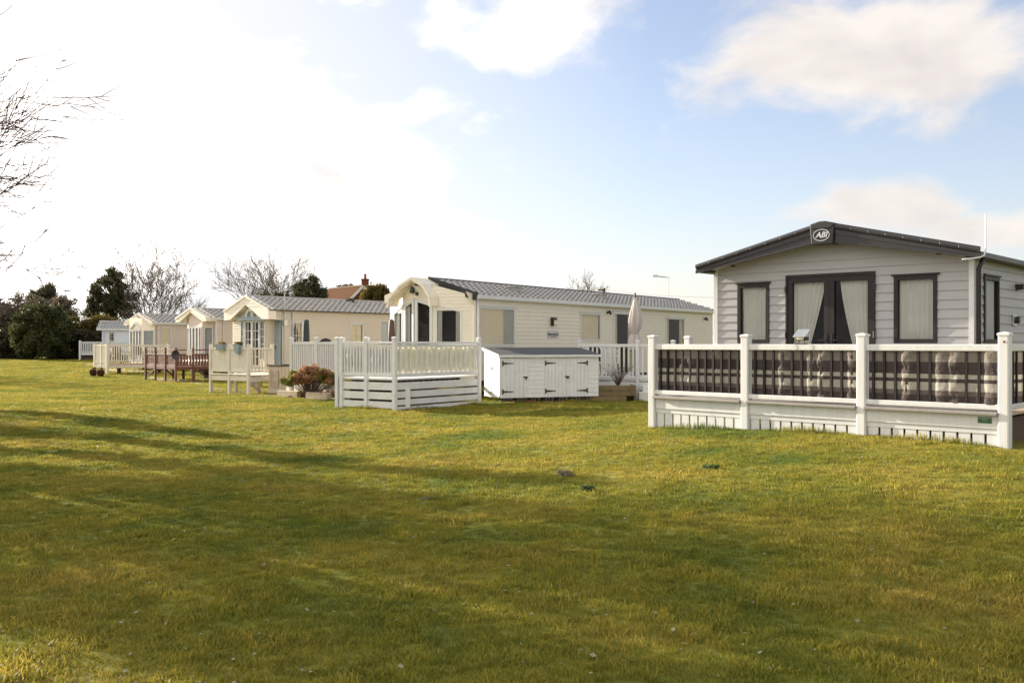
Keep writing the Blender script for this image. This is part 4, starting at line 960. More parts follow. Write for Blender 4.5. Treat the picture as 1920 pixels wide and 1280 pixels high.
for i in range(n): k, j = 4 * i, 4 * i + 4; fs += [(k, k + 1, j + 1, j), (k, j, j + 2, k + 2), (k + 1, k + 3, j + 3, j + 1)]
mb.add(vs, fs); fa = mb.build('fanlight_arch', 'net', b.root)
mb = MB(); mb.add([(-.16, yc, zt_ + .10)] + [(-.16, yc + .17 * math.cos(math.pi * i / n), zt_ + .10 + .28 * math.sin(math.pi * i / n)) for i in range(n + 1)], [(0, i + 1, i + 2) for i in range(n)]); mb.build('fanlight_glass', 'bluegrey', fa)
mb = MB(); mb.tube([(.42, -.07, b.Z(.5)), (.42, -.07, b.ze + .1), (.42, -.07, b.z_of(548, .42, -.07))], .022, 8); mb.tube([(.80, -.05, b.Z(.5)), (.80, -.05, b.ze - .1)], .03, 8); mb.box(.36, .5, -.14, -.02, b.Z(2.3), b.Z(2.5)); mb.build('aerial_mast', 'metal', b.root)
mb = MB(); mb.prism([(-.3, -.05, b.Z(2.52)), (-.06, -.05, b.Z(2.52)), (-.06, -.05, b.Z(2.72)), (-.3, -.05, b.Z(2.62))], (0, .2, 0)); mb.build('hood_bracket', 'pinkish', b.root)
mb = MB(); x = b.x_at(658, 1.2); mb.box(x - .15, x + .15, 1.15, 1.4, b.zr - .08, b.zr + .12); mb.build('roof_vent', 'anthracite', b.root)

# its deck: corner post at column 466
def frame_dir(t): t = R(t); return Vector((math.sin(t), math.cos(t), 0)), Vector((-math.cos(t), math.sin(t), 0))
l3, a3 = frame_dir(37)
Q0 = at(466, 31, 645); Q0.z = 0; Q1 = Q0 + a3 * .98; Q2 = Q0 + a3 * 1.98; Q3 = Q0 + l3 * .95
cd = Deck('cream_deck', 'small cream painted raised deck on tall legs with flower planters on its rail', (Q0.x, Q0.y)); rz = math.atan2(a3.y, a3.x)
cd.posts([tuple(p[:2]) for p in (Q0, Q1, Q2, Q3, Q3 + a3 * 1.9)], 1.60, .10, 'cream_rail', rz, cap=False)
for p, q in ((Q0, Q1), (Q1, Q2)):
    cd.rail(p, q, 1.45, .07, .08, 'cream_rail'); cd.rail(p, q, .73, .06, .08, 'cream_rail', 'bottom_rail'); cd.rail(p, q, .49, .04, .17, 'cream_rail', 'fascia_board'); cd.rail(p, q, .615, .12, .025, 'cream_rail', 'deck_edge')
    cd.balusters(p, q, .77, 1.41, 9, .088, 'cream_rail', True, dp=.02)
cd.rail(Q0, Q3, 1.45, .07, .06, 'cream_rail'); cd.rail(Q0, Q3, .72, .06, .05, 'cream_rail', 'bottom_rail'); cd.rail(Q0, Q3, .46, .04, .16, 'cream_rail', 'fascia_board'); cd.balusters(Q0, Q3, .74, 1.42, 6, .04, 'cream_rail', True)
cd.floor([tuple(p[:2]) for p in (Q0, Q3 + l3 * 2.4, Q3 + l3 * 2.4 + a3 * 1.98, Q2)], .60, .03, 'cream_rail')
for p in (Q0 + l3 * 1.9, Q1 + l3 * 1.2, Q2 + l3 * 1.9): mb = MB(); mb.beam(Vector((p.x, p.y, -.1)), Vector((p.x, p.y, .55)), .10, .10); cd.out(mb, 'leg', 'cream_rail')
mb = MB(); mb.beam(Q1 + l3 * 1.2 + Vector((0, 0, .05)), Q1 + l3 * .4 + Vector((0, 0, .5)), .06, .06); cd.out(mb, 'brace', 'cream_rail')
s_a = Q3 + l3 * .12
mb = MB(); mb.beam(s_a + Vector((0, 0, .52)), s_a + l3 * .3 - a3 * .55 + Vector((0, 0, .05)), .04, .08)
cd.out(mb, 'stair_string', 'white_dirty')
def leaf_np(pts, size, mname, name, parent, flat=.0, seed=1, loc=None, long=1.6):
    import numpy as np
    rg = np.random.RandomState(seed); n = len(pts); pts = np.asarray(pts, float)
    a = rg.normal(size=(n, 3)); a /= np.linalg.norm(a, axis=1)[:, None]
    c = rg.normal(size=(n, 3)); c -= (c * a).sum(1)[:, None] * a; c /= np.linalg.norm(c, axis=1)[:, None]
    s = size * rg.uniform(.55, 1.3, n)[:, None]; a = a * s * long * .5; c = c * s * .5
    V = np.stack([pts - a - c * .35, pts + a * .2 - c, pts + a + c * .1, pts - a * .1 + c], 1).reshape(-1, 3)
    me = bpy.data.meshes.new(name); me.vertices.add(4 * n); me.vertices.foreach_set('co', V.ravel().astype('f'))
    me.loops.add(4 * n); me.loops.foreach_set('vertex_index', list(range(4 * n))); me.polygons.add(n)
    me.polygons.foreach_set('loop_start', list(range(0, 4 * n, 4))); me.polygons.foreach_set('loop_total', [4] * n)
    me.materials.append(M[mname]); me.update(); me.validate()
    o = bpy.data.objects.new(name, me); COL.objects.link(o); o.parent = parent
    return o
def clump_points(centres, n, seed=1, shell=.55):
    import numpy as np
    rg = np.random.RandomState(seed); out = []
    tot = sum(r ** 2 for _, r in centres)
    for (c, r) in centres:
        k = max(4, int(n * r * r / tot)); d = rg.normal(size=(k, 3)); d /= np.linalg.norm(d, axis=1)[:, None]
        rr = r * rg.uniform(shell ** 3, 1.05, k) ** (1 / 3.); out.append(np.array(c) + d * rr[:, None] * np.array([1, 1, .8]))
    return np.concatenate(out)
def rail_planter(u, d, face, label):
    p = at(u, d, 645); o = thing('rail_planter', label, 'planter', (p.x, p.y, 1.40), math.atan2(a3.y, a3.x))
    mb = MB(); mb.add([(-.17, -.07, 0), (.17, -.07, 0), (.17, .05, 0), (-.17, .05, 0), (-.22, -.10, .2), (.22, -.10, .2), (.22, .08, .2), (-.22, .08, .2)] if face else
                      [(-.05, -.07, -.12), (.06, -.07, -.12), (.06, .05, -.12), (-.05, .05, -.12), (-.16, -.10, .2), (.18, -.10, .2), (.18, .08, .2), (-.16, .08, .2)], [(3, 2, 1, 0), (4, 5, 6, 7), (0, 1, 5, 4), (1, 2, 6, 5), (2, 3, 7, 6), (3, 0, 4, 7)])
    mb.build('trough', 'bluegrey', o)
    pts = clump_points([((random.uniform(-.17, .17), 0, .22), .07) for _ in range(8)], 260, int(u)); leaf_np(pts, .04, 'flower', 'plants', o, seed=int(u))
rail_planter(414, 31.75, True, 'grey blue trough planter on the cream deck rail nearer the red brown deck')
rail_planter(446, 31.2, False, 'tapered grey blue planter hooked on the cream deck rail near the front corner post')
# locker beside the deck
p = at(527, 31.0); zg3 = ground_z(p.x, p.y); bx = thing('storage_box', 'beige panelled storage box with dark lid between cream deck and white railing', 'storage box', (p.x, p.y, zg3 - .02), math.atan2(math.cos(R(37)), math.sin(R(37))))
mb = MB(); mb.box(0, .95, 0, .62, .06, .93)
for k in range(7): mb.box(.02 + k * .134, .02 + k * .134 + .12, -.016, 0, .08, .91)
mb.build('box_body', 'tan2', bx)
mb = MB(); mb.box(-.05, 1.0, -.05, .67, .932, .98); mb.build('lid', 'anthracite', bx, bevel=.01)
mb = MB(); mb.prism([(-.02, .1, .25), (-.02, .52, .25), (-.02, .52, .8), (-.02, .1, .8)], (-.01, 0, 0)); mb.build('end_panel', 'pale_sleeper', bx)
# railing behind the heather
r0 = at(632, 27.6, 645); r0.z = 0; l5, a5 = frame_dir(35.5); r1 = r0 + a5 * .82; r2 = r0 + a5 * 1.9
rb = Deck('beige_caravan_side_deck', 'white railed side deck of the beige caravan behind the heather bush', (r0.x, r0.y)); rz = math.atan2(a5.y, a5.x)
rb.posts([tuple(p[:2]) for p in (r0, r1, r2)], 1.76, .105, 'white', rz)
for p, q, n in ((r0, r1, 8), (r1, r2, 11)):
    rb.rail(p, q, 1.62, .07, .09, 'white'); rb.rail(p, q, .80, .07, .09, 'white', 'bottom_rail'); rb.balusters(p, q, .84, 1.58, n, .045, 'white', True)
rb.floor([tuple(p[:2]) for p in (r0, r0 + l5 * 2.7, r2 + l5 * 4.2, r2)], .74, .05, 'deck_wood')
rb.rail(r2, r2 + l5 * 3.5, 1.62, .07, .09, 'white')
p = at(574, 29.6, 645); pc = thing('covered_parasol', 'closed parasol in a dark green zip cover behind the white railing', 'parasol', (p.x, p.y, .74))
mb = MB(); mb.lathe((0, 0, 0), [(.22, 0), (.22, .06), (.04, .09)], 14); mb.build('base', 'blackmetal', pc)
mb = MB(); mb.tube([(0, 0, .05), (0, 0, .5)], .022, 8); mb.build('pole', 'metal', pc)
mb = MB(); mb.lathe((0, 0, .4), [(.07, 0), (.10, .1), (.11, .6), (.095, 1.05), (.085, 1.18), (.05, 1.21)], 14); mb.build('cover', 'green_cover', pc, smooth=True)
mb = MB(); mb.beam((-.10, -.03, .75), (-.075, -.03, 1.58), .02, .02); mb.build('zip', 'metal', pc)
p = at(614, 29.0, 645); chair('patio_chair', 'dark metal patio chair with rounded back behind the white railing', (p.x, p.y, .80), R(180), 'blackmetal')
p = at(734, 26.7, 645); pc = thing('covered_parasol', 'slim dark covered parasol beside the far edge of the prow front', 'parasol', (p.x, p.y, .79))
mb = MB(); mb.lathe((0, 0, .3), [(.05, 0), (.09, .1), (.10, .7), (.07, 1.15), (.03, 1.2)], 12); mb.build('cover', 'darkwood', pc, smooth=True)
mb = MB(); mb.lathe((0, 0, 0), [(.2, 0), (.2, .05), (.03, .08), (.03, .4)], 12); mb.build('base', 'blackmetal', pc)
# low walls, sleepers and heather
def block(name, m, label, cat, u0, d0, u1, d1, h, th, up=.0, bevel=.01, group=None):
    p = at(u0, d0); q = at(u1, d1); L_ = math.hypot(q.x - p.x, q.y - p.y); mb = MB(); mb.box(0, L_, 0, th, -.05, h)
    o = mb.build(name, m, None, bevel=bevel); o.location = (p.x, p.y, min(p.z, q.z) + up); o.rotation_euler = (0, 0, math.atan2(q.y - p.y, q.x - p.x)); return tag(o, label, cat, group)
block('retaining_wall', 'concrete', 'low pale concrete garden wall behind the heather bush', 'garden wall', 536, 29.4, 631, 27.0, .42, .16)
block('timber_edging', 'pale_sleeper', 'pale timber edging block lying nearest the storage box', 'timber edging', 520, 28.2, 557, 27.6, .20, .16, group='pale timber edging blocks')
block('timber_edging', 'pale_sleeper', 'pale timber edging block lying at the foot of the heather near the white deck', 'timber edging', 573, 27.1, 613, 26.5, .20, .16, group='pale timber edging blocks')
p = at(590, 27.6); mb = MB(); mb.add([(-.9, .45, 0), (-.9, -.1, 0), (.9, -.55, 0), (.95, .1, 0), (-.6, .3, .16), (-.6, .0, .16), (.7, -.35, .16), (.7, .05, .16)], [(4, 5, 6, 7), (0, 1, 5, 4), (1, 2, 6, 5), (2, 3, 7, 6), (3, 0, 4, 7)])
o = mb.build('soil_bed', 'soil', None); o.location = (p.x, p.y + .25, p.z - .01); tag(o, kind='structure')
hp = at(584, 27.3); hb = thing('heather_bush', 'wide bushy heather with reddish brown tips in front of the white railing', 'bush', tuple(hp))
rr = random.Random(3); st = MB(); cl = []; cg = []
for k in range(150):
    a = rr.uniform(0, 2 * math.pi); tl = rr.uniform(.15, 1.0); rx = .80 * tl * math.cos(a); ry = .42 * tl * math.sin(a); z = .44 + .34 * (1 - tl * .8) + rr.uniform(-.12, .16)
    st.tube([(rx * .1, ry * .1, -.02), (rx * .45, ry * .45, z * .45), (rx, ry, z)], [.012, .008, .003], 4, False)
    (cg if rx < -.42 or (rx > .2 and rr.random() < .5) or z < .4 else cl).append(((rx, ry, z), rr.uniform(.05, .15)))
st.build('stem', 'bark_light', hb)
leaf_np(clump_points(cl, 9000, 5, .2), .032, 'dryflower', 'foliage', hb, seed=5, long=2.2)
leaf_np(clump_points(cg, 6000, 6, .2), .032, 'shrubgreen', 'foliage', hb, seed=6, long=2.2)
p = at(614, 26.75); rp_ = thing('red_stemmed_plant', 'low orange red leafed plant beside the paired white deck posts', 'plant', (p.x, p.y, p.z + .05))
leaf_np(clump_points([((rr.uniform(-.2, .2), rr.uniform(-.1, .1), rr.uniform(.02, .16)), .07) for _ in range(14)], 700, 8, .1), .035, 'dryflower', 'foliage', rp_, seed=8)
# bare shrub in the sleeper bed
def twig_bush(name, label, cat, loc, h, spread, n, m, seed, r=.008):
    o = thing(name, label, cat, loc); rr = random.Random(seed); mb = MB()
    for k in range(n):
        a = rr.uniform(0, 6.28); l = rr.uniform(.6, 1) * h; e = rr.uniform(.1, 1) * spread
        p1 = Vector((math.cos(a) * e * .35, math.sin(a) * e * .35, l * .45)); p2 = Vector((math.cos(a) * e, math.sin(a) * e, l))
        mb.tube([(0, 0, -.02), p1, p2], [r, r * .7, r * .3], 4, False)
        for j in range(4):
            q = p1.lerp(p2, rr.uniform(0, .9)); dv = Vector((rr.uniform(-1, 1), rr.uniform(-1, 1), rr.uniform(.1, 1))).normalized() * l * .28
            mb.tube([q, q + dv * .5 + Vector((0, 0, .01)), q + dv], [r * .5, r * .4, r * .2], 3, False)
    mb.build('twigs', m, o); return o
p = at(1160, 26.2); twig_bush('bare_shrub', 'leafless reddish shrub growing in the sleeper bed', 'shrub', (p.x, p.y + .15, zg2 + .38), .62, .55, 34, 'bark_red', 4, .007)

# ================================================================== three farther caravans
c4 = Van('stone_caravan', 'stone coloured caravan with angled bay behind the red brown deck', 404, 46, 44, 2.8, 10, 2.87, 3.30, group='cream and beige caravans in a row')
mb = MB(); siding(mb, c4.side(), c4.Z(.4), [(0, c4.ze), (c4.L, c4.ze)], .12, (), .010); mb.build('side_wall', 'tan3', c4.root); c4.shell('tan3', c4.Z(.4))
c4.roof('tile_gray_brown', .30, .12, .10, .30, 5, 'white', 'tile_gray_brown', gh=.10); gable_hood(c4, .55, 'cream_trim', .16, .16, .25, .10)
A1 = Wall((-.40, .52), (0, .06)); A2_ = Wall((-.40, 1.82), (-.40, .52)); A3_ = Wall((0, 2.72), (-.40, 1.82))
for Wx, yy in ((A1, (.52, .06)), (A2_, (1.82, .52)), (A3_, (2.72, 1.82))):
    f0, f1 = [c4.ze + (c4.zr - c4.ze) / (c4.W / 2) * (c4.W / 2 - abs(y - c4.W / 2)) - .06 for y in yy]
    pk = [(0, f0), (Wx.w, f1)] if yy[0] != 1.82 else [(0, f0), (Wx.w * .32, c4.zr - .08), (Wx.w, f1)]
    o_ = (.06, Wx.w - .06, c4.Z(.62), c4.Z(2.42)); mb = MB(); siding(mb, Wx, c4.Z(.4), pk, .12, [o_], .010); mb.build('front_wall', 'tan3', c4.root)
    if yy[0] == 1.82:
        m_ = Wx.w / 2
        for a, c in ((.06, m_ - .32), (m_ - .31, m_ + .0), (m_ + .01, m_ + .31), (m_ + .32, Wx.w - .06)): window(c4.root, Wx, a, c, o_[2], o_[3], .045, 'white', cur='full', cm='net', depth=.5, name='glazed_door' if abs((a + c) / 2 - m_) < .3 else 'front_window')
    else: window(c4.root, Wx, o_[0] + .02, o_[1] - .02, c4.Z(1.0), o_[3], .05, 'white', cur='full', cm='net_blue', depth=.5, name='front_window')
    if yy[0] != 1.82:
        mb = MB(); mb.prism([Wx.P(.05, o_[2], -.01), Wx.P(Wx.w - .05, o_[2], -.01), Wx.P(Wx.w - .05, c4.Z(1.0) - .002, -.01), Wx.P(.05, c4.Z(1.0) - .002, -.01)], Wx.n * .02); mb.build('apron_panel', 'tan3', c4.root)
mb = MB(); mb.box(-.02, .10, -.03, 0, c4.Z(.4), c4.ze); mb.tube([(.4, -.06, c4.Z(.4)), (.4, -.06, c4.ze)], .035, 8); mb.build('corner_trim', 'white', c4.root)
c5 = Van('pinkish_beige_caravan', 'pinkish beige caravan with a cream roller blind in its side window', 293, 58, 40, 3.1, 9, 2.92, 3.42, group='cream and beige caravans in a row')
o_ = wn(c5, 300, 321, 613.5, 648); mb = MB(); siding(mb, c5.side(), c5.Z(.3), [(0, c5.ze), (c5.L, c5.ze)], .12, [o_], .010); mb.build('side_wall', 'tan3', c5.root); c5.shell('tan3', c5.Z(.35))
window(c5.root, c5.side(), *o_, .07, 'white', cur='blind', cm='blind', depth=.4)
c5.roof('tile_gray_brown', .25, .12, .10, .32, 5, 'white', 'tile_gray_brown', gh=.12); gable_hood(c5, .32, 'cream_trim', .14, .14, .2, .10, back=0)
mb = MB(); mb.tube([(.15, -.06, c5.Z(.4)), (.15, -.06, c5.ze)], .04, 8); mb.build('downpipe', 'white', c5.root)
B1_ = Wall((-.45, .80), (0, .08)); B2_ = Wall((-.45, 2.3), (-.45, .80)); B3_ = Wall((0, 3.0), (-.45, 2.3))
for Wx, yy in ((B1_, (.80, .08)), (B2_, (2.3, .80)), (B3_, (3.0, 2.3))):
    f0, f1 = [c5.ze + (c5.zr - c5.ze) / (c5.W / 2) * (c5.W / 2 - abs(y - c5.W / 2)) - .06 for y in yy]
    mb = MB(); o_ = (.06, Wx.w - .06, c5.Z(.6), c5.Z(2.45)); siding(mb, Wx, c5.Z(.3), [(0, f0), (Wx.w / 2, max(f0, f1) + (.14 if yy[0] == 2.3 else 0)), (Wx.w, f1)] if yy[0] == 2.3 else [(0, f0), (Wx.w, f1)], .12, [o_], .010); mb.build('front_wall', 'cream_trim', c5.root)
    nw = 4 if yy[0] == 2.3 else 1
    for k in range(nw): a = .06 + (Wx.w - .12) * k / nw; window(c5.root, Wx, a + .004, a + (Wx.w - .12) / nw - .004, o_[2], o_[3], .06, 'white', cur='sides' if nw > 1 else 'full', cm='net' if nw > 1 else 'net_blue', depth=.5, name='glazed_door' if k in (1, 2) else 'front_window')
mb = MB(); mb.prism([(-.55, .9, c5.Z(2.50)), (-.55, 1.55, c5.Z(2.95)), (-.55, 2.2, c5.Z(2.50)), (-.55, 2.1, c5.Z(2.50)), (-.55, 1.55, c5.Z(2.85)), (-.55, 1.0, c5.Z(2.50))], (.1, 0, 0)); mb.build('door_pediment', 'white', c5.root)
c6 = Van('pale_blue_caravan', 'small pale blue caravan with four-pane window beside the dark hedge', 191, 80, 76, 3.0, 7, 2.92, 3.50, group='cream and beige caravans in a row')
o_ = wn(c6, 204, 215, 622, 641); mb = MB(); siding(mb, c6.side(), c6.Z(.6), [(0, c6.ze), (c6.L, c6.ze)], .14, [o_], .008); siding(mb, c6.front(), c6.Z(.6), c6.gable_top(), .14, (), .008); mb.build('side_wall', 'blue_white', c6.root); c6.shell('blue_white', c6.Z(.6))
window(c6.root, c6.side(), *o_, .045, 'white', cur='swag', cm='blind', bars=(1, 1), depth=.4)
c6.roof('tile', .42, .2, .15, .26, 3, 'white', 'tile', gh=.14)
mb = MB(); mb.tube([(.12, -.06, c6.Z(.4)), (.12, -.06, c6.ze)], .05, 8); mb.build('downpipe', 'white', c6.root)

# decks of the farther caravans
l4, a4 = frame_dir(44); E0 = at(329.5, 44, 645); E0.z = 0
bd = Deck('red_brown_deck', 'red brown stained timber deck with pierced balustrade on bare legs', (E0.x, E0.y)); rz = math.atan2(a4.y, a4.x)
Es = [E0, E0 + a4 * 1.0, E0 + a4 * 2.0, E0 + a4 * 3.0]; E4 = E0 + l4 * 1.7; 
bd.posts([tuple(p[:2]) for p in Es + [E4, E0 + l4 * .85]], 1.44, .09, 'redwood', rz, cap=False)
for p, q in list(zip(Es, Es[1:])) + [(E0, E4)]:
    bd.rail(p, q, 1.33, .06, .05, 'redwood'); bd.rail(p, q, 1.12, .06, .06, 'redwood', 'mid_rail'); bd.rail(p, q, .62, .06, .06, 'redwood', 'bottom_rail'); bd.rail(p, q, .50, .05, .14, 'redwood', 'fascia_board')
    mb = MB(); n = 8 if q is not E4 else 11; off = Vector((0, 0, 0)); t = (q - p).normalized(); L_ = (q - p).length; w_ = L_ / (n + .5) * .80
    for k in range(n):
        c = p + t * (L_ * (k + .75) / (n + .5)); z0, z1, zm = .65, 1.09, .87; nn = Vector((t.y, -t.x, 0)) * .011
        P_ = [(-w_ / 2, z0), (w_ / 2, z0), (w_ / 2, zm - .07), (w_ * .22, zm), (w_ / 2, zm + .07), (w_ / 2, z1), (-w_ / 2, z1), (-w_ / 2, zm + .07), (-w_ * .22, zm), (-w_ / 2, zm - .07)]
        V = [c + t * a + Vector((0, 0, z)) - nn for a, z in P_]
        mb.prism([V[0], V[1], V[2], V[3], V[8], V[9]], nn * 2); mb.prism([V[8], V[3], V[4], V[5], V[6], V[7]], nn * 2)
    bd.out(mb, 'baluster_panel', 'redwood')
bd.floor([tuple(p[:2]) for p in (E0, E4 + l4 * .9, E4 + l4 * .9 + a4 * 3, Es[3])], .56, .04, 'redwood')
for p in (Es[1] + l4 * 1.4, Es[2] + l4 * 1.4, E0 + l4 * 2.3, Es[3] + l4 * 1.4): mb = MB(); mb.beam(Vector((p.x, p.y, -.15)), Vector((p.x, p.y, .5)), .10, .10); bd.out(mb, 'leg', 'darkwood')
for p, q in ((Es[3], Es[2]), (Es[2] + l4, Es[1]), (E4, E0 + l4 * .9)): mb = MB(); mb.beam(p + Vector((0, 0, .0)), q + Vector((0, 0, .45)), .05, .07); bd.out(mb, 'brace', 'darkwood')
p = E0 + a4 * -.04 - l4 * .12 + Vector((.13, 0, 1.12)); ds = thing('round_dish', 'dark round metal dish leaning on the corner of the red brown deck', 'dish', tuple(p), R(-15))
mb = MB(); mb.lathe((0, 0, 0), [(.02, 0), (.10, .01), (.17, .03), (.21, .07), (.215, .08), (.17, .05), (.02, .03)], 24); mb.v = [(x, -z, y) for x, y, z in mb.v]; mb.build('dish_plate', 'anthracite', ds, smooth=True)
mb = MB(); mb.tube([(0, 0, 0), (-.02, .12, 0)], .02, 6); mb.build('bracket', 'blackmetal', ds)
p = at(353, 43.9, 645); mb = MB(); nx = 10; vs = [(-.12 + .24 * j / nx, -.05 + .012 * math.sin(j * 1.8), z) for z in (1.08, 1.2, 1.36, 1.37) for j in range(nx + 1)]
mb.add(vs, [(i * 11 + j, i * 11 + j + 1, (i + 1) * 11 + j + 1, (i + 1) * 11 + j) for i in range(3) for j in range(nx)]); o = mb.build('cloth', 'white_cloth', None, smooth=True); t_ = ((353 - 960) / F * E0.y - E0.x) / (l4.x - (353 - 960) / F * l4.y); o.location = (E0.x + l4.x * t_ + .04, E0.y + l4.y * t_ - .05, 0); o.rotation_euler = (0, 0, R(44)); tag(o, 'white cloth hanging over the rail of the red brown deck', 'cloth')
b5, f5 = frame_dir(40); G0 = at(201, 52, 645); G0.z = 0; G1 = G0 + f5 * .62; G2 = G0 + f5 * 1.35; G3 = G0 + b5 * 3.6
fd5 = Deck('far_beige_deck', 'beige deck with solid end boards and black chairs on it', (G0.x, G0.y)); rz = math.atan2(f5.y, f5.x)
fd5.posts([tuple(p[:2]) for p in (G0, G1, G2, G3)], 1.62, .13, 'cream_rail', rz, cap=False)
for p, q in ((G0, G1), (G1, G2)):
    fd5.rail(p, q, 1.52, .07, .09, 'cream_rail'); fd5.rail(p, q, .62, .06, .09, 'cream_rail', 'bottom_rail'); fd5.balusters(p, q, .66, 1.48, 5, .10, 'cream_rail', False, dp=.02); fd5.rail(p, q, .40, .05, .2, 'cream_rail', 'fascia_board')
fd5.rail(G0, G3, 1.52, .07, .09, 'cream_rail'); fd5.rail(G0, G3, .66, .06, .06, 'cream_rail', 'bottom_rail'); fd5.balusters(G0, G3, .68, 1.48, 26, .05, 'cream_rail', False); fd5.rail(G0, G3, .40, .05, .2, 'cream_rail', 'fascia_board'); fd5.rail(G0, G3, .53, .12, .04, 'deck_wood', 'deck_edge')
fd5.floor([tuple(p[:2]) for p in (G0, G3, G3 + f5 * 2.4, G2 + f5 * 1.0)], .52, .05, 'deck_wood')
for p in (G0 + b5 * 2.9 + f5 * .2, G0 + b5 * 1.2 + f5 * 1.0, G0 + b5 * 3.4 + f5 * .6): mb = MB(); mb.beam(Vector((p.x, p.y, -.2)), Vector((p.x, p.y, .5)), .16, .16); fd5.out(mb, 'leg', 'darkwood')
for k, (tb, ta, lb) in enumerate(((.75, .35, 'black garden chair on the far beige deck nearest its corner post'), (1.55, .9, 'black garden chair standing second from the corner post on the far beige deck'), (2.1, .4, 'black garden chair on the far beige deck, third from its corner post'), (2.75, .5, 'black garden chair on the far beige deck nearest the red brown deck'))):
    p = G0 + b5 * tb + f5 * ta; chair('garden_chair', lb, (p.x, p.y, .52), R(40 + 70 * k), 'blackmetal', 'black chairs on the far beige deck')
for u, d, lb in ((175, 49.6, 'dark red glazed plant pot on the lawn, the one farther from the beige corner post'), (188.5, 49.0, 'dark red glazed plant pot on the lawn right beside the beige corner post')):
    p = at(u, d); o = thing('plant_pot', lb, 'plant pot', tuple(p), 0, 'dark glazed pots by the beige deck')
    mb = MB(); mb.lathe((0, 0, -.01), [(.09, 0), (.15, .08), (.20, .22), (.185, .33), (.20, .36), (.17, .36), (.15, .30)], 20); mb.build('pot', 'pot', o, smooth=True)
    leaf_np(clump_points([((0, 0, .38), .10), ((.05, .03, .42), .07)], 120, int(u), .1), .05, 'flower', 'plants', o, seed=int(u))
H0 = at(150, 78, 645); H0.z = 0; l6, a6 = frame_dir(80); H1 = H0 + l6 * 2.2; H2 = H0 + l6 * 4.4
hd = Deck('far_white_deck', 'farthest small white railed deck against the dark hedge', (H0.x, H0.y)); hd.posts([tuple(p[:2]) for p in (H0, H1, H2)], 1.84, .14, 'white', 0)
for p, q in ((H0, H1), (H1, H2)): hd.rail(p, q, 1.74, .08, .10, 'white'); hd.rail(p, q, .98, .06, .08, 'white', 'bottom_rail'); hd.balusters(p, q, 1.0, 1.70, 15, .07, 'white', False); hd.rail(p, q, .80, .06, .16, 'white', 'fascia_board')
hd.floor([tuple(p[:2]) for p in (H0, H2, H2 + a6 * 2, H0 + a6 * 2)], .90, .05, 'white')
mb = MB(); p = H0 + a6 * .3; mb.beam(p + Vector((0, 0, .5)), H2 + a6 * .3 + Vector((0, 0, .5)), .03, .6); hd.out(mb, 'underfloor_shade_sheet', 'darkwood')  # dark sheet standing for the shade below this floor

# ================================================================== vegetation
def rot_about(v, axis, a): return Matrix.Rotation(a, 3, axis) @ v
def bare_tree(name, label, loc, H, r0, seed, n_main=6, spread=.9, levels=4, trunk_h=.22, twig=.012, m='bark', cat='bare tree', up=.35, group=None, nchild=(5, 5, 4, 3), bushy=1.0):
    rr = random.Random(seed); root = thing(name, label, cat, loc, 0, group); tr = MB(); cr = MB()
    def limb(mb, p, d, L, r, lev, sides):
        n = 5 if lev < 2 else 4; pts = [p.copy()]; rs = [r]; dd = d.copy(); kids = []
        for i in range(n):
            dd = (dd + Vector((rr.uniform(-1, 1), rr.uniform(-1, 1), rr.uniform(-1, 1))) * .085 + Vector((0, 0, up * .16))).normalized()
            pts.append(pts[-1] + dd * L / n); rs.append(max(twig * .45, r * (1 - .82 * (i + 1) / n))); kids.append((pts[-1].copy(), dd.copy(), rs[-1]))
        mb.tube(pts, rs, sides, False)
        if lev >= levels: return
        nc = int(nchild[min(lev, 3)] * bushy)
        for k in range(nc):
            t = (k + .6 + rr.uniform(-.3, .3)) / nc; i = min(n - 1, int((.25 + .75 * t) * n)); q, dq, rq = kids[i]; f = rr.random(); a = pts[i].lerp(pts[i + 1], f)
            ax = dq.orthogonal().normalized(); ax = rot_about(ax, dq, rr.uniform(0, 6.283)); nd = rot_about(dq, ax, rr.uniform(.35, .8))
            limb(mb, a, nd, L * rr.uniform(.42, .68), max(twig, rq * rr.uniform(.5, .8)) if lev < levels - 1 else twig, lev + 1, 4 if lev == 0 else 3)
    th = H * trunk_h; tr.tube([(0, 0, -.15), (0, 0, .1), (r0 * .3, 0, th * .5), (0, r0 * .2, th)], [r0 * 1.5, r0 * 1.15, r0, r0 * .92], 10)
    for k in range(n_main):
        a = 6.283 * k / n_main + rr.uniform(-.4, .4); tilt = rr.uniform(.25, 1) * spread; d = Vector((math.sin(tilt) * math.cos(a), math.sin(tilt) * math.sin(a), math.cos(tilt)))
        limb(cr, Vector((0, 0, th * rr.uniform(.8, .98))), d, (H - th) * rr.uniform(.55, .8), r0 * rr.uniform(.4, .6), 0, 6)
    tr.build('trunk', m, root, smooth=True); cr.build('crown', m, root); return root
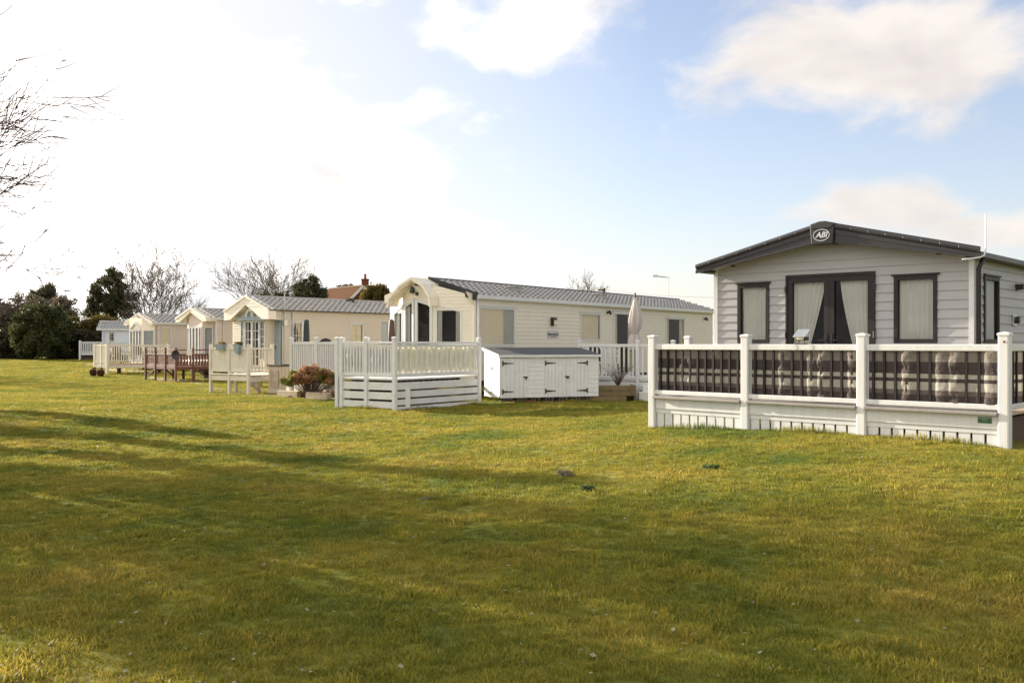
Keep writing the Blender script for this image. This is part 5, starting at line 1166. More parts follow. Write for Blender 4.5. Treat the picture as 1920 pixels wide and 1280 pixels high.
def leafy(name, label, cat, loc, blobs, n, size, m, seed, trunk=None, core=True, group=None, sub=9, cr_=.36, shell=.3, long=1.6, tm='bark'):
    """blobs: (x,y,z,rx,ry,rz) ellipsoids filled with leaf clumps"""
    root = thing(name, label, cat, loc, 0, group); rr = random.Random(seed); cs = []
    for x, y, z, a, b_, c in blobs:
        for k in range(int(2.0 * sub * max(1, a * c))):
            v = Vector((rr.gauss(0, 1), rr.gauss(0, 1), rr.gauss(0, 1))).normalized(); q = rr.uniform(.5, 1.05)
            cs.append(((x + v.x * a * q, y + v.y * b_ * q, max(.15, z + v.z * c * q)), rr.uniform(.35, 1.25) * cr_ * .8 * min(a, c) ** .5))
    P_ = clump_points(cs, n, seed, shell); import numpy as np; rg = np.random.RandomState(seed + 500); P_ += rg.normal(size=P_.shape) * (rg.random(len(P_)) < .45)[:, None] * cr_ * .5; P_[:, 2] = np.abs(P_[:, 2]) + .01
    leaf_np(P_, size, m, 'crown' if trunk else 'foliage', root, seed=seed, long=long)
    if trunk:
        mb = MB()
        for tx, tr_, th in trunk: mb.tube([(tx, 0, -.2), (tx, 0, th * .5), (tx * .8, .05, th)], [tr_, tr_ * .8, tr_ * .35], 8)
        if core:
            for x, y, z, a, b_, c in blobs:
                for k in range(5): v = Vector((rr.gauss(0, 1), rr.gauss(0, .6), rr.uniform(-.2, 1))).normalized(); mb.tube([(x * .6, y, max(.5, z - c * .7)), (x + v.x * a * .5, y + v.y * b_ * .5, z + v.z * c * .3), (x + v.x * a * .95, y + v.y * b_ * .9, z + v.z * c * .9)], [.08, .05, .02], 5, False)
        mb.build('trunk', tm, root)
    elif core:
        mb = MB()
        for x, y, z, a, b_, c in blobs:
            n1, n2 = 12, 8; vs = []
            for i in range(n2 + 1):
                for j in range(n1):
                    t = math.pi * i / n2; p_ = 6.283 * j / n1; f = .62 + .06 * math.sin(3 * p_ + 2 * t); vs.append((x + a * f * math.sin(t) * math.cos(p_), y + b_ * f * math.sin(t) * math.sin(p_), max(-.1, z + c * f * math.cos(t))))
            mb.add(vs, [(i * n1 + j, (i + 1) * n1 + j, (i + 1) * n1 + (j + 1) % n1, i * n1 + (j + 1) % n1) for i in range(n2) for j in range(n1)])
        mb.build('light_block_core', 'hedge_dark', root, smooth=True)  # added dark core that blocks light through the leaves
    return root
def px(d): return d / F
# left group against the sky
d = 80; p = at(80, d); k = px(d)
leafy('clipped_conifer', 'large rounded dark conifer bush at the edge of the lawn', 'bush', tuple(p), [(0, 0, 2.2, 2.1, 2.0, 2.3), (.2, 0, 3.6, 1.4, 1.3, 1.15), (-.9, -.2, 2.3, 1.2, 1.3, 1.9), (1.0, 0, 2.0, 1.3, 1.3, 2.0)], 42000, .13, 'conifer', 21, sub=14, cr_=.34)
d = 88; p = at(20, d)
leafy('twiggy_thicket', 'brown half bare thicket left of the rounded conifer', 'thicket', tuple(p), [(-1.2, 0, 2.4, 2.0, 1.6, 2.4), (.8, 0, 3.0, 2.0, 1.6, 2.6), (2.4, .5, 3.3, 1.8, 1.5, 2.6), (4.3, 1, 3.3, 1.8, 1.2, 2.5)], 40000, .10, 'twiggy', 22, sub=14, cr_=.4, shell=.1, long=2.6)
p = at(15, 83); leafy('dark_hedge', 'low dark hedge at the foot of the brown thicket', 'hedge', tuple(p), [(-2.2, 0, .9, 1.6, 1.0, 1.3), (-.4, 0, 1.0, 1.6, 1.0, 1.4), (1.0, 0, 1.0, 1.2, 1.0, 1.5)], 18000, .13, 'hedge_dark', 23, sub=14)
d = 96; p = at(86, d)
leafy('evergreen_tree', 'dark pointed evergreen tree rising above the brown thicket', 'evergreen tree', tuple(p), [(0, 0, 5.2, 2.2, 1.7, 1.0), (0, 0, 6.0, 1.5, 1.3, .8), (.1, 0, 6.6, .8, .8, .6), (-1.0, 0, 4.3, 1.6, 1.4, 1.0), (1.2, 0, 4.2, 1.5, 1.4, 1.0)], 20000, .12, 'pine', 24, trunk=[(0, .2, 5)], sub=12, cr_=.36, shell=.2, long=2.2)
p = at(-22, 90); leafy('evergreen_tree', 'evergreen cut by the picture edge beyond the brown thicket', 'evergreen tree', tuple(p), [(0, 0, 4.6, 1.5, 1.5, 1.6), (0, 0, 5.6, .9, .9, 1.0)], 9000, .13, 'pine', 25, trunk=[(0, .2, 5)], sub=12, shell=.2, long=2.2)
hz_ = [((150, 84), 'olive topped hedge between the rounded conifer and the pale blue caravan', [(-1.6, 0, 1.6, 1.6, 1.0, 2.0), (0, 0, 1.6, 1.6, 1.0, 2.2), (1.6, 0, 1.7, 1.6, 1.0, 2.0)], 'hedge_y', 31),
       ((225, 88), 'olive brown hedge behind the pale blue caravan', [(-2.0, 0, 1.7, 1.6, 1.0, 2.0), (-.2, 0, 1.6, 1.6, 1.0, 1.9), (1.6, 0, 1.6, 1.6, 1.0, 1.8), (3.2, 0, 1.6, 1.5, 1.0, 1.8)], 'hedge_y', 32)]
for (u, d), lb, bl, m, sd_ in hz_: leafy('hedge', lb, 'hedge', tuple(at(u, d)), bl, 28000, .12, m, sd_, sub=16, cr_=.34)
p = at(150, 82); leafy('dark_hedge', 'lower hedge coloured dark for shade beside the farthest white deck', 'hedge', tuple(p), [(-1.4, 0, .9, 1.2, .8, 1.7), (.4, 0, .9, 1.4, .8, 1.6), (1.9, 0, .9, 1.1, .8, 1.5)], 18000, .12, 'hedge_dark', 33, sub=16)
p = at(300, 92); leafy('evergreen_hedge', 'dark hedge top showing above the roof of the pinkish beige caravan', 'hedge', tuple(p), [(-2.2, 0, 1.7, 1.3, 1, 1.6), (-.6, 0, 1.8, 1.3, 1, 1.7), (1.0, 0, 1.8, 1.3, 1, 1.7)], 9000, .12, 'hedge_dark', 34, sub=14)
p = at(206, 98)
leafy('pine_tree', 'rounded pine tree with two dark trunks standing above the hedge', 'pine tree', tuple(p), [(0, 0, 7.0, 1.9, 1.5, 1.5), (-1.2, 0, 5.6, 1.3, 1.2, 1.1), (1.3, 0, 6.0, 1.3, 1.2, 1.4), (.2, 0, 5.2, 1.6, 1.4, 1.2), (-1.9, 0, 4.5, .9, .9, .5), (.1, 0, 8.3, .9, .9, .7), (1.7, 0, 4.6, 1.0, 1, .8), (-.6, 0, 4.0, 1.1, 1, .5)], 21000, .12, 'pine', 41, trunk=[(.05, .22, 7), (.75, .17, 6)], sub=9, cr_=.34, shell=.15, long=2.4)
bare_tree('bare_tree', 'tall bare spreading tree rising right of the pine', (at(287, 100).x, 100, .3), 9.3, .22, 51, 11, .75, 4, .06, .026, m='bark_light', up=.38, nchild=(5, 4, 3, 3), bushy=1.0)
bare_tree('bare_tree', 'bare tree behind the arched fanlight caravan roof', (at(510, 105).x, 105, .3), 10.4, .22, 52, 10, .78, 4, .10, .026, m='bark_light', up=.38, nchild=(5, 4, 3, 3), bushy=1.0)
bare_tree('bare_tree', 'tips of a small bare tree above the stone coloured caravan', (at(388, 100).x, 100, .3), 4.9, .14, 53, 8, .9, 3, .2, .024, m='bark')
bare_tree('bare_tree', 'faint bare tree top above the ridge of the cream caravan', (at(1092, 92).x, 92, .3), 6.7, .14, 54, 8, .8, 4, .3, .015, m='bark_light')
bare_tree('bare_tree', 'thin bare tree top between the telegraph pole and the cream roof vent', (at(1050, 96).x, 96, .3), 6.0, .10, 55, 6, .8, 4, .3, .014, m='bark_light')
p = at(579, 100); leafy('evergreen_tree', 'dark green evergreen left of the brick chimney house', 'evergreen tree', tuple(p), [(0, 0, 6.4, 1.6, 1.3, 1.5), (.2, 0, 7.6, 1.0, .9, .8), (-1.1, 0, 5.6, 1.2, 1, .9), (1.1, 0, 6.0, 1.1, 1, 1.1)], 20000, .12, 'pine', 61, trunk=[(0, .2, 6)], sub=12, cr_=.34, shell=.2)
p = at(524, 98); leafy('evergreen_bush', 'low dark evergreen below the bare tree behind the beige caravan', 'bush', tuple(p), [(-.8, 0, 5.0, 1.5, 1, 1.4), (.9, 0, 5.4, 1.4, 1, 1.3), (2.2, 0, 5.3, 1.2, 1, 1.2), (3.2, 0, 5.0, 1.2, 1, 1.0)], 18000, .12, 'conifer', 62, trunk=[(0, .2, 4)], sub=12)
p = at(628, 150); leafy('pine_tree', 'sparse pine top peeping over the orange tiled roof', 'pine tree', tuple(p), [(-1.0, 0, 8.8, 1.2, 1, .8), (.9, 0, 9.8, .8, .6, .6), (2.2, 0, 10.3, .8, .6, .4)], 4500, .13, 'pine', 63, trunk=[(0, .16, 7)], sub=9, shell=.1, long=2.2)
p = at(712, 112); leafy('evergreen_tree', 'brownish evergreen right of the brick chimney', 'evergreen tree', tuple(p), [(-.4, 0, 6.4, 1.6, 1.2, 1.5), (-.2, 0, 7.6, .8, .8, .7), (1.3, 0, 6.0, 1.2, 1, 1.1), (-1.3, 0, 6.2, 1.0, 1, 1.4)], 13000, .13, 'hedge_y', 64, trunk=[(0, .2, 7)], sub=10, cr_=.34, shell=.15, long=2.2)
# house with chimney
hp = at(679, 122, 536); hs_ = thing('brick_house', 'brick house with orange tiled roof and tall chimney far behind the caravans', 'house', (hp.x, hp.y, .3), 0)
rd = Vector((-.60, .80, 0)); gd = Vector((.80, .60, 0)); zr = hp.z - .3; ze = zr - 3.4; hw = 3.6
def H(a, b_, z): v = rd * a + gd * b_; return (v.x, v.y, z)
mb = MB(); mb.add([H(0, -hw, 0), H(0, hw, 0), H(0, hw, ze), H(0, 0, zr - .12), H(0, -hw, ze), H(9, -hw, 0), H(9, hw, 0), H(9, hw, ze), H(9, 0, zr - .12), H(9, -hw, ze)], [(0, 1, 2, 3, 4), (9, 8, 7, 6, 5), (0, 4, 9, 5), (1, 6, 7, 2)]); mb.build('wall', 'brick_red', hs_)
mb = MB()
for sg in (-1, 1):
    for k in range(14):
        t0, t1 = k / 14, (k + 1) / 14; y0, y1 = sg * (hw + .3) * t0, sg * (hw + .3) * t1; z0, z1 = zr - (zr - ze + .28) * t0, zr - (zr - ze + .28) * t1
        mb.add([H(-.3, y0, z0 + .02), H(9.3, y0, z0 + .02), H(9.3, y1, z1 + .08), H(-.3, y1, z1 + .08), H(9.3, y1, z1 + .0), H(-.3, y1, z1 + .0)], [(0, 1, 2, 3), (3, 2, 4, 5)])
rf_ = mb.build('roof', 'pantile', hs_)
mb = MB(); mb.tube([H(-.3, 0, zr + .05), H(9.3, 0, zr + .05)], .13, 8); mb.build('ridge', 'pantile_dark', rf_)
mb = MB(); mb.beam(H(-.34, 0, zr - .06), H(-.34, -hw - .3, ze - .34), .06, .28); mb.beam(H(-.34, 0, zr - .06), H(-.34, hw + .3, ze - .34), .06, .28); mb.build('bargeboard', 'white', hs_)
mb = MB(); c = Vector(H(.6, .75, 0)); mb.box(c.x - .42, c.x + .42, c.y - .3, c.y + .3, zr - 2.2, zr + .95); mb.box(c.x - .48, c.x + .48, c.y - .36, c.y + .36, zr + .78, zr + .92); ch = mb.build('chimney', 'brick_red', hs_)
mb = MB(); mb.lathe((c.x, c.y, zr + .95), [(.18, 0), (.15, .3), (.17, .62), (.12, .62)], 10); mb.build('chimney_pot', 'rust', ch)
# lower wing with brown roof
mb = MB(); c = Vector(H(2.5, -hw - 1.2, 0)); mb.prism([(c.x - 3.5, c.y, ze - .9), (c.x + 1.0, c.y, ze - .9), (c.x + 1.0, c.y + 1.6, ze + .15), (c.x - 3.5, c.y + 1.6, ze + .15)], (0, 0, -.15)); mb.build('lean_to_roof', 'pantile_dark', hs_)
# telegraph pole and wire
p = at(1132.5, 70); tp = thing('telegraph_pole', 'dark wooden telegraph pole top showing above the cream caravan roof', 'telegraph pole', tuple(p)); zt_ = at(0, 70, 540).z - p.z
mb = MB(); mb.tube([(0, 0, -.3), (0, 0, zt_)], [.13, .10], 10); mb.build('pole', 'darkwood', tp)
mb = MB(); mb.beam((-.45, 0, zt_ - .15), (.1, 0, zt_ - .15), .08, .1); mb.build('crossarm', 'darkwood', tp)
a, c = Vector((p.x, 70, p.z + zt_ - .1)), at(1420, 66, 556); mb = MB(); mb.tube([a + (c - a) * (i / 12) - Vector((0, 0, 4 * .25 * (i / 12) * (1 - i / 12))) for i in range(13)], .008, 4); tag(mb.build('overhead_wire', 'metal', None), 'thin overhead wire running from the telegraph pole behind the roofs', 'wire')
# trees beyond the frame edge whose branches or shadows the photo shows
bare_tree('bare_tree', 'bare tree whose thin branches reach in from the left picture edge', (-11.7, 15.5, ground_z(-11.7, 15.5)), 7.4, .17, 73, 22, 1.10, 3, .24, .009, m='bark_red', up=.12, nchild=(7, 6, 5, 3))
SHADOW = [(-28, 30.5, 7.0, .24, 83, 4), (-43, 57, 8.5, .28, 84, 4)]
sh_lab = ['bare tree off to the left beside the middle of the lawn', 'bare tree off to the left by the far lawn', 'small bare tree off to the left close to the camera', 'bare tree off to the left behind the others']
for (x, y, H_, r_, sd_, nm), lb in zip(SHADOW, sh_lab):
    bare_tree('bare_tree', lb, (x, y, ground_z(x, y)), H_, r_, sd_, 8, .8, 4, .18, .016, m='bark')
ROW = [(10.4, -21, 5.8, .14), (8.6, -20, 7.4, .22), (7.1, -18, 6.6, .12), (5.6, -19, 8.0, .30), (4.0, -18, 7.0, .22), (2.8, -16.5, 7.6, .30), (1.5, -19, 8.2, .36), (.5, -16, 7.2, .38), (-.6, -18, 7.6, .5)]
ORD = ['farthest', 'second farthest', 'third farthest', 'fourth farthest', 'fifth farthest', 'fourth nearest', 'third nearest', 'second nearest', 'nearest']
for k, (c_, x, h_, rr_) in enumerate(ROW):       # a row of tall trees beyond the left edge whose shadows rake over the lawn
    y = (c_ - .602 * x) / .799; q = random.Random(k + 40).uniform; o_ = q(-.35, .35)
    leafy('evergreen_tree', 'slender evergreen beyond the left picture edge, ' + ORD[k] + ' of its row', 'evergreen tree', (x, y, ground_z(x, y)),
          [(o_, o_ * .5 + .2, h_ * .26, rr_, rr_, h_ * .16), (-o_, -.35 * o_ - .15, h_ * .50, rr_ * 1.1, rr_, h_ * .15), (.1, .3 - o_, h_ * .72, rr_ * .9, rr_ * .8, h_ * .13), (0, -.2, h_ * .9, rr_ * .5, rr_ * .5, h_ * .12)], 7500, .13, 'pine', 200 + k, trunk=[(0, .16, h_ * .85)], sub=7, shell=.1, cr_=.26, group='row of evergreens beyond the left edge')
p = (-31, 15.5); leafy('evergreen_tree', 'broad dark evergreen beyond the left edge of the lawn', 'evergreen tree', (*p, .1), [(0, 0, 5, 3.0, 2.2, 2.4), (-2, 0, 4, 2, 2, 2.2), (2.4, 0, 3.6, 1.8, 2, 2.4), (0, 0, 8, 1.6, 1.6, 1.6)], 9000, .3, 'conifer', 91, trunk=[(0, .3, 6)], sub=6, shell=.2)

# ================================================================== lawn weeds and clods
def weed(u, d, label, m, r, n, seed, size=.03, h=.08):
    p = at(u, d); o = thing('lawn_weed', label, 'weed', tuple(p)); rr = random.Random(seed)
    r *= .55; h *= .6; size *= .65; leaf_np(clump_points([((rr.uniform(-r, r), rr.uniform(-r, r) * .6, rr.uniform(.02, h)), r * .35) for _ in range(10)], n, seed, .1), size, m, 'leaves', o, seed=seed, long=2.6)
def dv(v, x=0): # depth of the ground at image row v (iterated)
    d = 1.6 * F / (v - 645)
    for _ in range(30): d = (1.6 - ground_z((x - 960) / F * d, d)) * F / (v - 645)
    return d
weed(1060, dv(893, 1060), 'pale dead plant lying on the lawn in front of the grey lodge deck', 'dead', .12, 160, 1, .035, .1)
weed(1103, dv(921, 1103), 'small dark green weed on the open lawn below the pale dead plant', 'weed', .09, 140, 2, .035, .09)
weed(1335, dv(880, 1335), 'flat leafy weed on the lawn below the first bay of the lodge deck', 'weed', .14, 160, 3, .04, .05)
def clod(u, v, label, r):
    d = dv(v, u); p = at(u, d); mb = MB(); n1, n2 = 18, 8; rr = random.Random(int(u)); vs = []
    for i in range(n2 + 1):
        for j in range(n1):
            t = math.pi / 2 * i / n2; a = 6.283 * j / n1; f = r * (1 + rr.uniform(-.16, .16)); vs.append((f * 1.3 * math.sin(t) * math.cos(a), f * .9 * math.sin(t) * math.sin(a), f * .55 * math.cos(t) - .01))
    mb.add(vs, [(i * n1 + j, i * n1 + (j + 1) % n1, (i + 1) * n1 + (j + 1) % n1, (i + 1) * n1 + j) for i in range(n2) for j in range(n1)][::-1]); o = mb.build('soil_clod', 'block', None, smooth=True); o.location = p; tag(o, label, 'clod')
clod(798, 935, 'grey clod of dry soil on the middle of the lawn', .05)
clod(518, 872, 'small grey clod of soil on the lawn below the white deck', .05)

# ================================================================== ground, paths, grass
import numpy as np
def ground():
    def axis(lo, hi, c, fine, grow):
        v = [c]; s = fine
        while v[-1] < hi: v.append(v[-1] + s); s = fine if v[-1] < c + 30 else s * grow
        return v
    xs = sorted(set([round(a, 4) for a in axis(0, 420, 0, .45, 1.12)] + [round(-a, 4) for a in axis(0, 420, 0, .45, 1.12)]))
    ys = sorted(set([round(a, 4) for a in axis(0, 900, 0, .45, 1.06)] + [round(-a, 4) for a in axis(0, 60, 0, .8, 1.3)]))
    vs = [(x, y, ground_z(x, y)) for y in ys for x in xs]; n = len(xs)
    mb = MB(); mb.v = vs; mb.f = [(j * n + i, j * n + i + 1, (j + 1) * n + i + 1, (j + 1) * n + i) for j in range(len(ys) - 1) for i in range(n - 1)]
    o = mb.build('lawn_ground', 'turf', None, smooth=True); tag(o, kind='structure')
ground()
def sheet(name, m, pts, up=.012):
    """ribbon over the ground between two lines of world points"""
    mb = MB(); A_, B_ = pts; n = 24; vs = []
    def li(P_, t): k = t * (len(P_) - 1); i = min(len(P_) - 2, int(k)); f = k - i; return (P_[i][0] + (P_[i + 1][0] - P_[i][0]) * f, P_[i][1] + (P_[i + 1][1] - P_[i][1]) * f)
    for i in range(n + 1):
        a, b_ = li(A_, i / n), li(B_, i / n)
        for k in range(7): x, y = a[0] + (b_[0] - a[0]) * k / 6, a[1] + (b_[1] - a[1]) * k / 6; vs.append((x, y, ground_z(x, y) + up + .006 * math.sin(i * 2 + k)))
    mb.add(vs, [(i * 7 + k, i * 7 + k + 1, (i + 1) * 7 + k + 1, (i + 1) * 7 + k) for i in range(n) for k in range(6)]); tag(mb.build(name, m, None, smooth=True), kind='structure')
def g2(u, v): d = dv(v, u); q = at(u, d); return (q.x, d)
sheet('gravel_path', 'path', ([g2(368, 728), g2(430, 738), g2(480, 745), g2(520, 745)], [g2(372, 726), g2(440, 729), g2(500, 733), g2(535, 735)]))
sheet('concrete_path', 'slabs', ([g2(268, 708), g2(300, 714), g2(345, 718), g2(375, 721)], [g2(275, 705), g2(305, 709), g2(345, 711), g2(385, 713)]))
sheet('concrete_path', 'slabs', ([g2(203, 697), g2(235, 698), g2(270, 699)], [g2(203, 691), g2(235, 691), g2(270, 692)]))

def blade_tuft(name, n, rad, hmin, hmax, seed, wid=.0035, bend=.6):
    rr = random.Random(seed); mb = MB()
    for k in range(n):
        a = rr.uniform(0, 6.283); q = rad * math.sqrt(rr.random()); x, y = q * math.cos(a), q * math.sin(a); h = rr.uniform(hmin, hmax); b_ = rr.uniform(0, 6.283); l = rr.uniform(.15, bend) * h * 1.3
        dx, dy = math.cos(b_) * l, math.sin(b_) * l; c = rr.uniform(0, 6.283); wx, wy = math.cos(c) * wid, math.sin(c) * wid
        mb.add([(x - wx, y - wy, -.005), (x + wx, y + wy, -.005), (x + dx * .3 + wx * .8, y + dy * .3 + wy * .8, h * .55), (x + dx * .3 - wx * .8, y + dy * .3 - wy * .8, h * .55), (x + dx, y + dy, h * (1 - .25 * rr.random()))], [(0, 1, 2, 3), (3, 2, 4)])
    me = bpy.data.meshes.new(name); me.from_pydata(mb.v, [], mb.f); me.materials.append(M['blades']); me.update(); return me
def grass():
    tc = bpy.data.collections.new('grass_tufts')
    for k, (n, r_, h0, h1, wd_) in enumerate(((26, .065, .018, .040, .0030), (28, .075, .015, .034, .0032), (22, .055, .025, .055, .0030), (20, .06, .012, .028, .0036))):
        tc.objects.link(bpy.data.objects.new('grass_tuft', blade_tuft('grass_tuft', n, r_, h0, h1, 100 + k, wd_)))
    # carrier sheet over the visible lawn
    vs, fs, dn = [], [], []; ds = [3.4]
    while ds[-1] < 84: ds.append(ds[-1] * 1.035)
    nx = 44
    for d_ in ds:
        for i in range(nx + 1):
            x = (-.60 + 1.2 * i / nx) * d_; vs.append((x, d_, ground_z(x, d_)))
            dens = 480 * min(1, (7.0 / d_) ** 1.3)
            # bare under decks and beds
            inside = False
            rel = Vector((x - DP[0][0], d_ - DP[0][1], 0)); al = rel.dot(t3); bl_ = rel.dot(out3)
            if -.1 < al < 5.6 and -2.5 < bl_ < .0: inside = True
            dn.append(0 if inside else dens)
    n = nx + 1
    me = bpy.data.meshes.new('lawn_grass'); me.from_pydata(vs, [], [(j * n + i, j * n + i + 1, (j + 1) * n + i + 1, (j + 1) * n + i) for j in range(len(ds) - 1) for i in range(nx)])
    at_ = me.attributes.new('dens', 'FLOAT', 'POINT'); at_.data.foreach_set('value', dn); me.materials.append(M['blades']); me.update()
    o = bpy.data.objects.new('lawn_grass', me); COL.objects.link(o); tag(o, kind='stuff'); o['label'] = 'short dry green grass of the open lawn'
    ng = bpy.data.node_groups.new('grass_scatter', 'GeometryNodeTree'); ng.interface.new_socket('Geometry', in_out='INPUT', socket_type='NodeSocketGeometry'); ng.interface.new_socket('Geometry', in_out='OUTPUT', socket_type='NodeSocketGeometry')
    nd, lk = ng.nodes, ng.links; gi, go = nd.new('NodeGroupInput'), nd.new('NodeGroupOutput')
    na = nd.new('GeometryNodeInputNamedAttribute'); na.data_type = 'FLOAT'; na.inputs['Name'].default_value = 'dens'
    dp = nd.new('GeometryNodeDistributePointsOnFaces'); lk.new(gi.outputs[0], dp.inputs['Mesh'])
    lk.new(na.outputs['Attribute'], dp.inputs['Density']); dp.inputs['Seed'].default_value = 3
    ci = nd.new('GeometryNodeCollectionInfo'); ci.inputs['Collection'].default_value = tc; ci.inputs['Separate Children'].default_value = True; ci.inputs['Reset Children'].default_value = True
    ip = nd.new('GeometryNodeInstanceOnPoints'); lk.new(dp.outputs['Points'], ip.inputs['Points']); lk.new(ci.outputs[0], ip.inputs['Instance']); ip.inputs['Pick Instance'].default_value = True
    rv = nd.new('FunctionNodeRandomValue'); rv.data_type = 'FLOAT_VECTOR'; rv.inputs[0].default_value = (-.12, -.12, 0); rv.inputs[1].default_value = (.12, .12, 6.283)
    lk.new(rv.outputs[0], ip.inputs['Rotation'])
    pos = nd.new('GeometryNodeInputPosition'); nz = nd.new('ShaderNodeTexNoise'); nz.inputs['Scale'].default_value = 2.2; nz.inputs['Detail'].default_value = 5; lk.new(pos.outputs[0], nz.inputs['Vector'])
    mr = nd.new('ShaderNodeMapRange'); mr.inputs['From Min'].default_value = .35; mr.inputs['From Max'].default_value = .7; mr.inputs['To Min'].default_value = .5; mr.inputs['To Max'].default_value = 1.15; lk.new(nz.outputs[0], mr.inputs[0])
    rs = nd.new('FunctionNodeRandomValue'); rs.data_type = 'FLOAT'; rs.inputs[2].default_value = .6; rs.inputs[3].default_value = 1.5
    mu = nd.new('ShaderNodeMath'); mu.operation = 'MULTIPLY'; lk.new(mr.outputs[0], mu.inputs[0]); lk.new(rs.outputs[1], mu.inputs[1]); sx = nd.new('ShaderNodeSeparateXYZ'); lk.new(pos.outputs[0], sx.inputs[0]); m5 = nd.new('ShaderNodeMapRange'); m5.inputs['From Min'].default_value = 12; m5.inputs['From Max'].default_value = 80; m5.inputs['To Min'].default_value = 1; m5.inputs['To Max'].default_value = 2.2; lk.new(sx.outputs[1], m5.inputs[0]); m6 = nd.new('ShaderNodeMath'); m6.operation = 'MULTIPLY'; lk.new(mu.outputs[0], m6.inputs[0]); lk.new(m5.outputs[0], m6.inputs[1]); lk.new(m6.outputs[0], ip.inputs['Scale'])
    lk.new(ip.outputs[0], go.inputs[0]); md = o.modifiers.new('scatter', 'NODES'); md.node_group = ng
grass()
def fringe():
    rr = random.Random(12); mb = MB(); lines = []
    for a, b_ in zip(DP, DP[1:]): lines.append((a, b_, out3 * .07, 700))
    for a, b_ in ((Av, B1), (B1, B2), (Av, C_)): lines.append((a, b_, (-ld if b_ is not C_ else Vector((ld.y, -ld.x, 0))) * .07, 420))
    c, s_ = math.cos(rzs), math.sin(rzs); lines.append((sh, sh + sv, Vector((s_, -c, 0)) * .1, 420)); lines.append((r0, r0 + Vector((-1.8, 1.2, 0)), Vector((0, -.3, 0)), 150))
    for a, b_, o, n in lines:
        a, b_ = Vector((a[0], a[1], 0)), Vector((b_[0], b_[1], 0))
        for k in range(n):
            q = a.lerp(b_, rr.random()) + o * rr.uniform(.2, 1.8); z = ground_z(q.x, q.y); h = rr.uniform(.03, .085) * (1 + .6 * math.sin(q.x * 5)); wd = .0035; an = rr.uniform(0, 6.28)
            wx, wy = math.cos(an) * wd, math.sin(an) * wd; dx, dy = rr.uniform(-.03, .03), rr.uniform(-.03, .03)
            mb.add([(q.x - wx, q.y - wy, z - .01), (q.x + wx, q.y + wy, z - .01), (q.x + dx * .4 + wx * .7, q.y + dy * .4 + wy * .7, z + h * .6), (q.x + dx * .4 - wx * .7, q.y + dy * .4 - wy * .7, z + h * .6), (q.x + dx, q.y + dy, z + h)], [(0, 1, 2, 3), (3, 2, 4)])
    tag(mb.build('grass_fringe', 'blades', None), kind='stuff')
fringe()
def litter():
    rr = random.Random(77); mb = MB()
    for k in range(900):
        d_ = 4.2 + 24 * rr.random() ** 1.3; x = rr.uniform(-.56, .56) * d_; z = ground_z(x, d_) + rr.uniform(.012, .035); s = rr.uniform(.008, .024); a = rr.uniform(0, 6.28); b_ = a + rr.uniform(1.2, 1.9); tl = rr.uniform(-.5, .5) * s
        mb.add([(x, d_, z), (x + s * math.cos(a), d_ + s * math.sin(a), z + tl), (x + s * (math.cos(a) + math.cos(b_)), d_ + s * (math.sin(a) + math.sin(b_)), z + tl * .5), (x + s * math.cos(b_), d_ + s * math.sin(b_), z - tl)], [(0, 1, 2, 3)])
    tag(mb.build('leaf_litter', 'dead', None), kind='stuff')
litter()

# ================================================================== sun, sky, camera
SUN_AZ, SUN_EL = 53.0, 16.0          # degrees left of the view axis, above the horizon
az, el = R(SUN_AZ), R(SUN_EL)
sd_v = Vector((-math.sin(az) * math.cos(el), math.cos(az) * math.cos(el), math.sin(el)))
L = bpy.data.lights.new('sun', 'SUN'); L.energy = 5.0; L.angle = R(.4); L.color = (1, .90, .74)
lo = bpy.data.objects.new('sun', L); COL.objects.link(lo); lo.rotation_euler = (-sd_v).to_track_quat('-Z', 'Y').to_euler(); lo.location = (-20, 10, 20)
W_ = bpy.data.worlds.new('World'); S.world = W_; W_.use_nodes = True; nt = W_.node_tree; nt.nodes.clear()
out = nt.nodes.new('ShaderNodeOutputWorld'); bg = nt.nodes.new('ShaderNodeBackground'); bg.inputs['Strength'].default_value = .085
sky = nt.nodes.new('ShaderNodeTexSky'); sky.sky_type = 'NISHITA'; sky.sun_disc = False; sky.sun_elevation = el; sky.sun_rotation = -az; sky.air_density = 1.0; sky.dust_density = 1.0; sky.ozone_density = 1.5; sky.altitude = 0
lk = nt.links
def MA(op, a, b_=None, c=None, clamp=False):
    n = nt.nodes.new('ShaderNodeMath'); n.operation = op; n.use_clamp = clamp
    for i, v in enumerate((a, b_, c)):
        if v is None: continue
        if isinstance(v, (int, float)): n.inputs[i].default_value = v
        else: lk.new(v, n.inputs[i])
    return n.outputs[0]
tcn = nt.nodes.new('ShaderNodeTexCoord'); sep = nt.nodes.new('ShaderNodeSeparateXYZ'); lk.new(tcn.outputs['Generated'], sep.inputs[0])
AZ = MA('MULTIPLY', MA('ARCTAN2', sep.outputs[0], sep.outputs[1]), 180 / math.pi)       # degrees right of north (+Y)
EL = MA('MULTIPLY', MA('ARCSINE', sep.outputs[2]), 180 / math.pi)
def ae(u, v): a = math.atan((u - 960) / F); return math.degrees(a), math.degrees(math.atan((645 - v) * math.cos(a) / F))
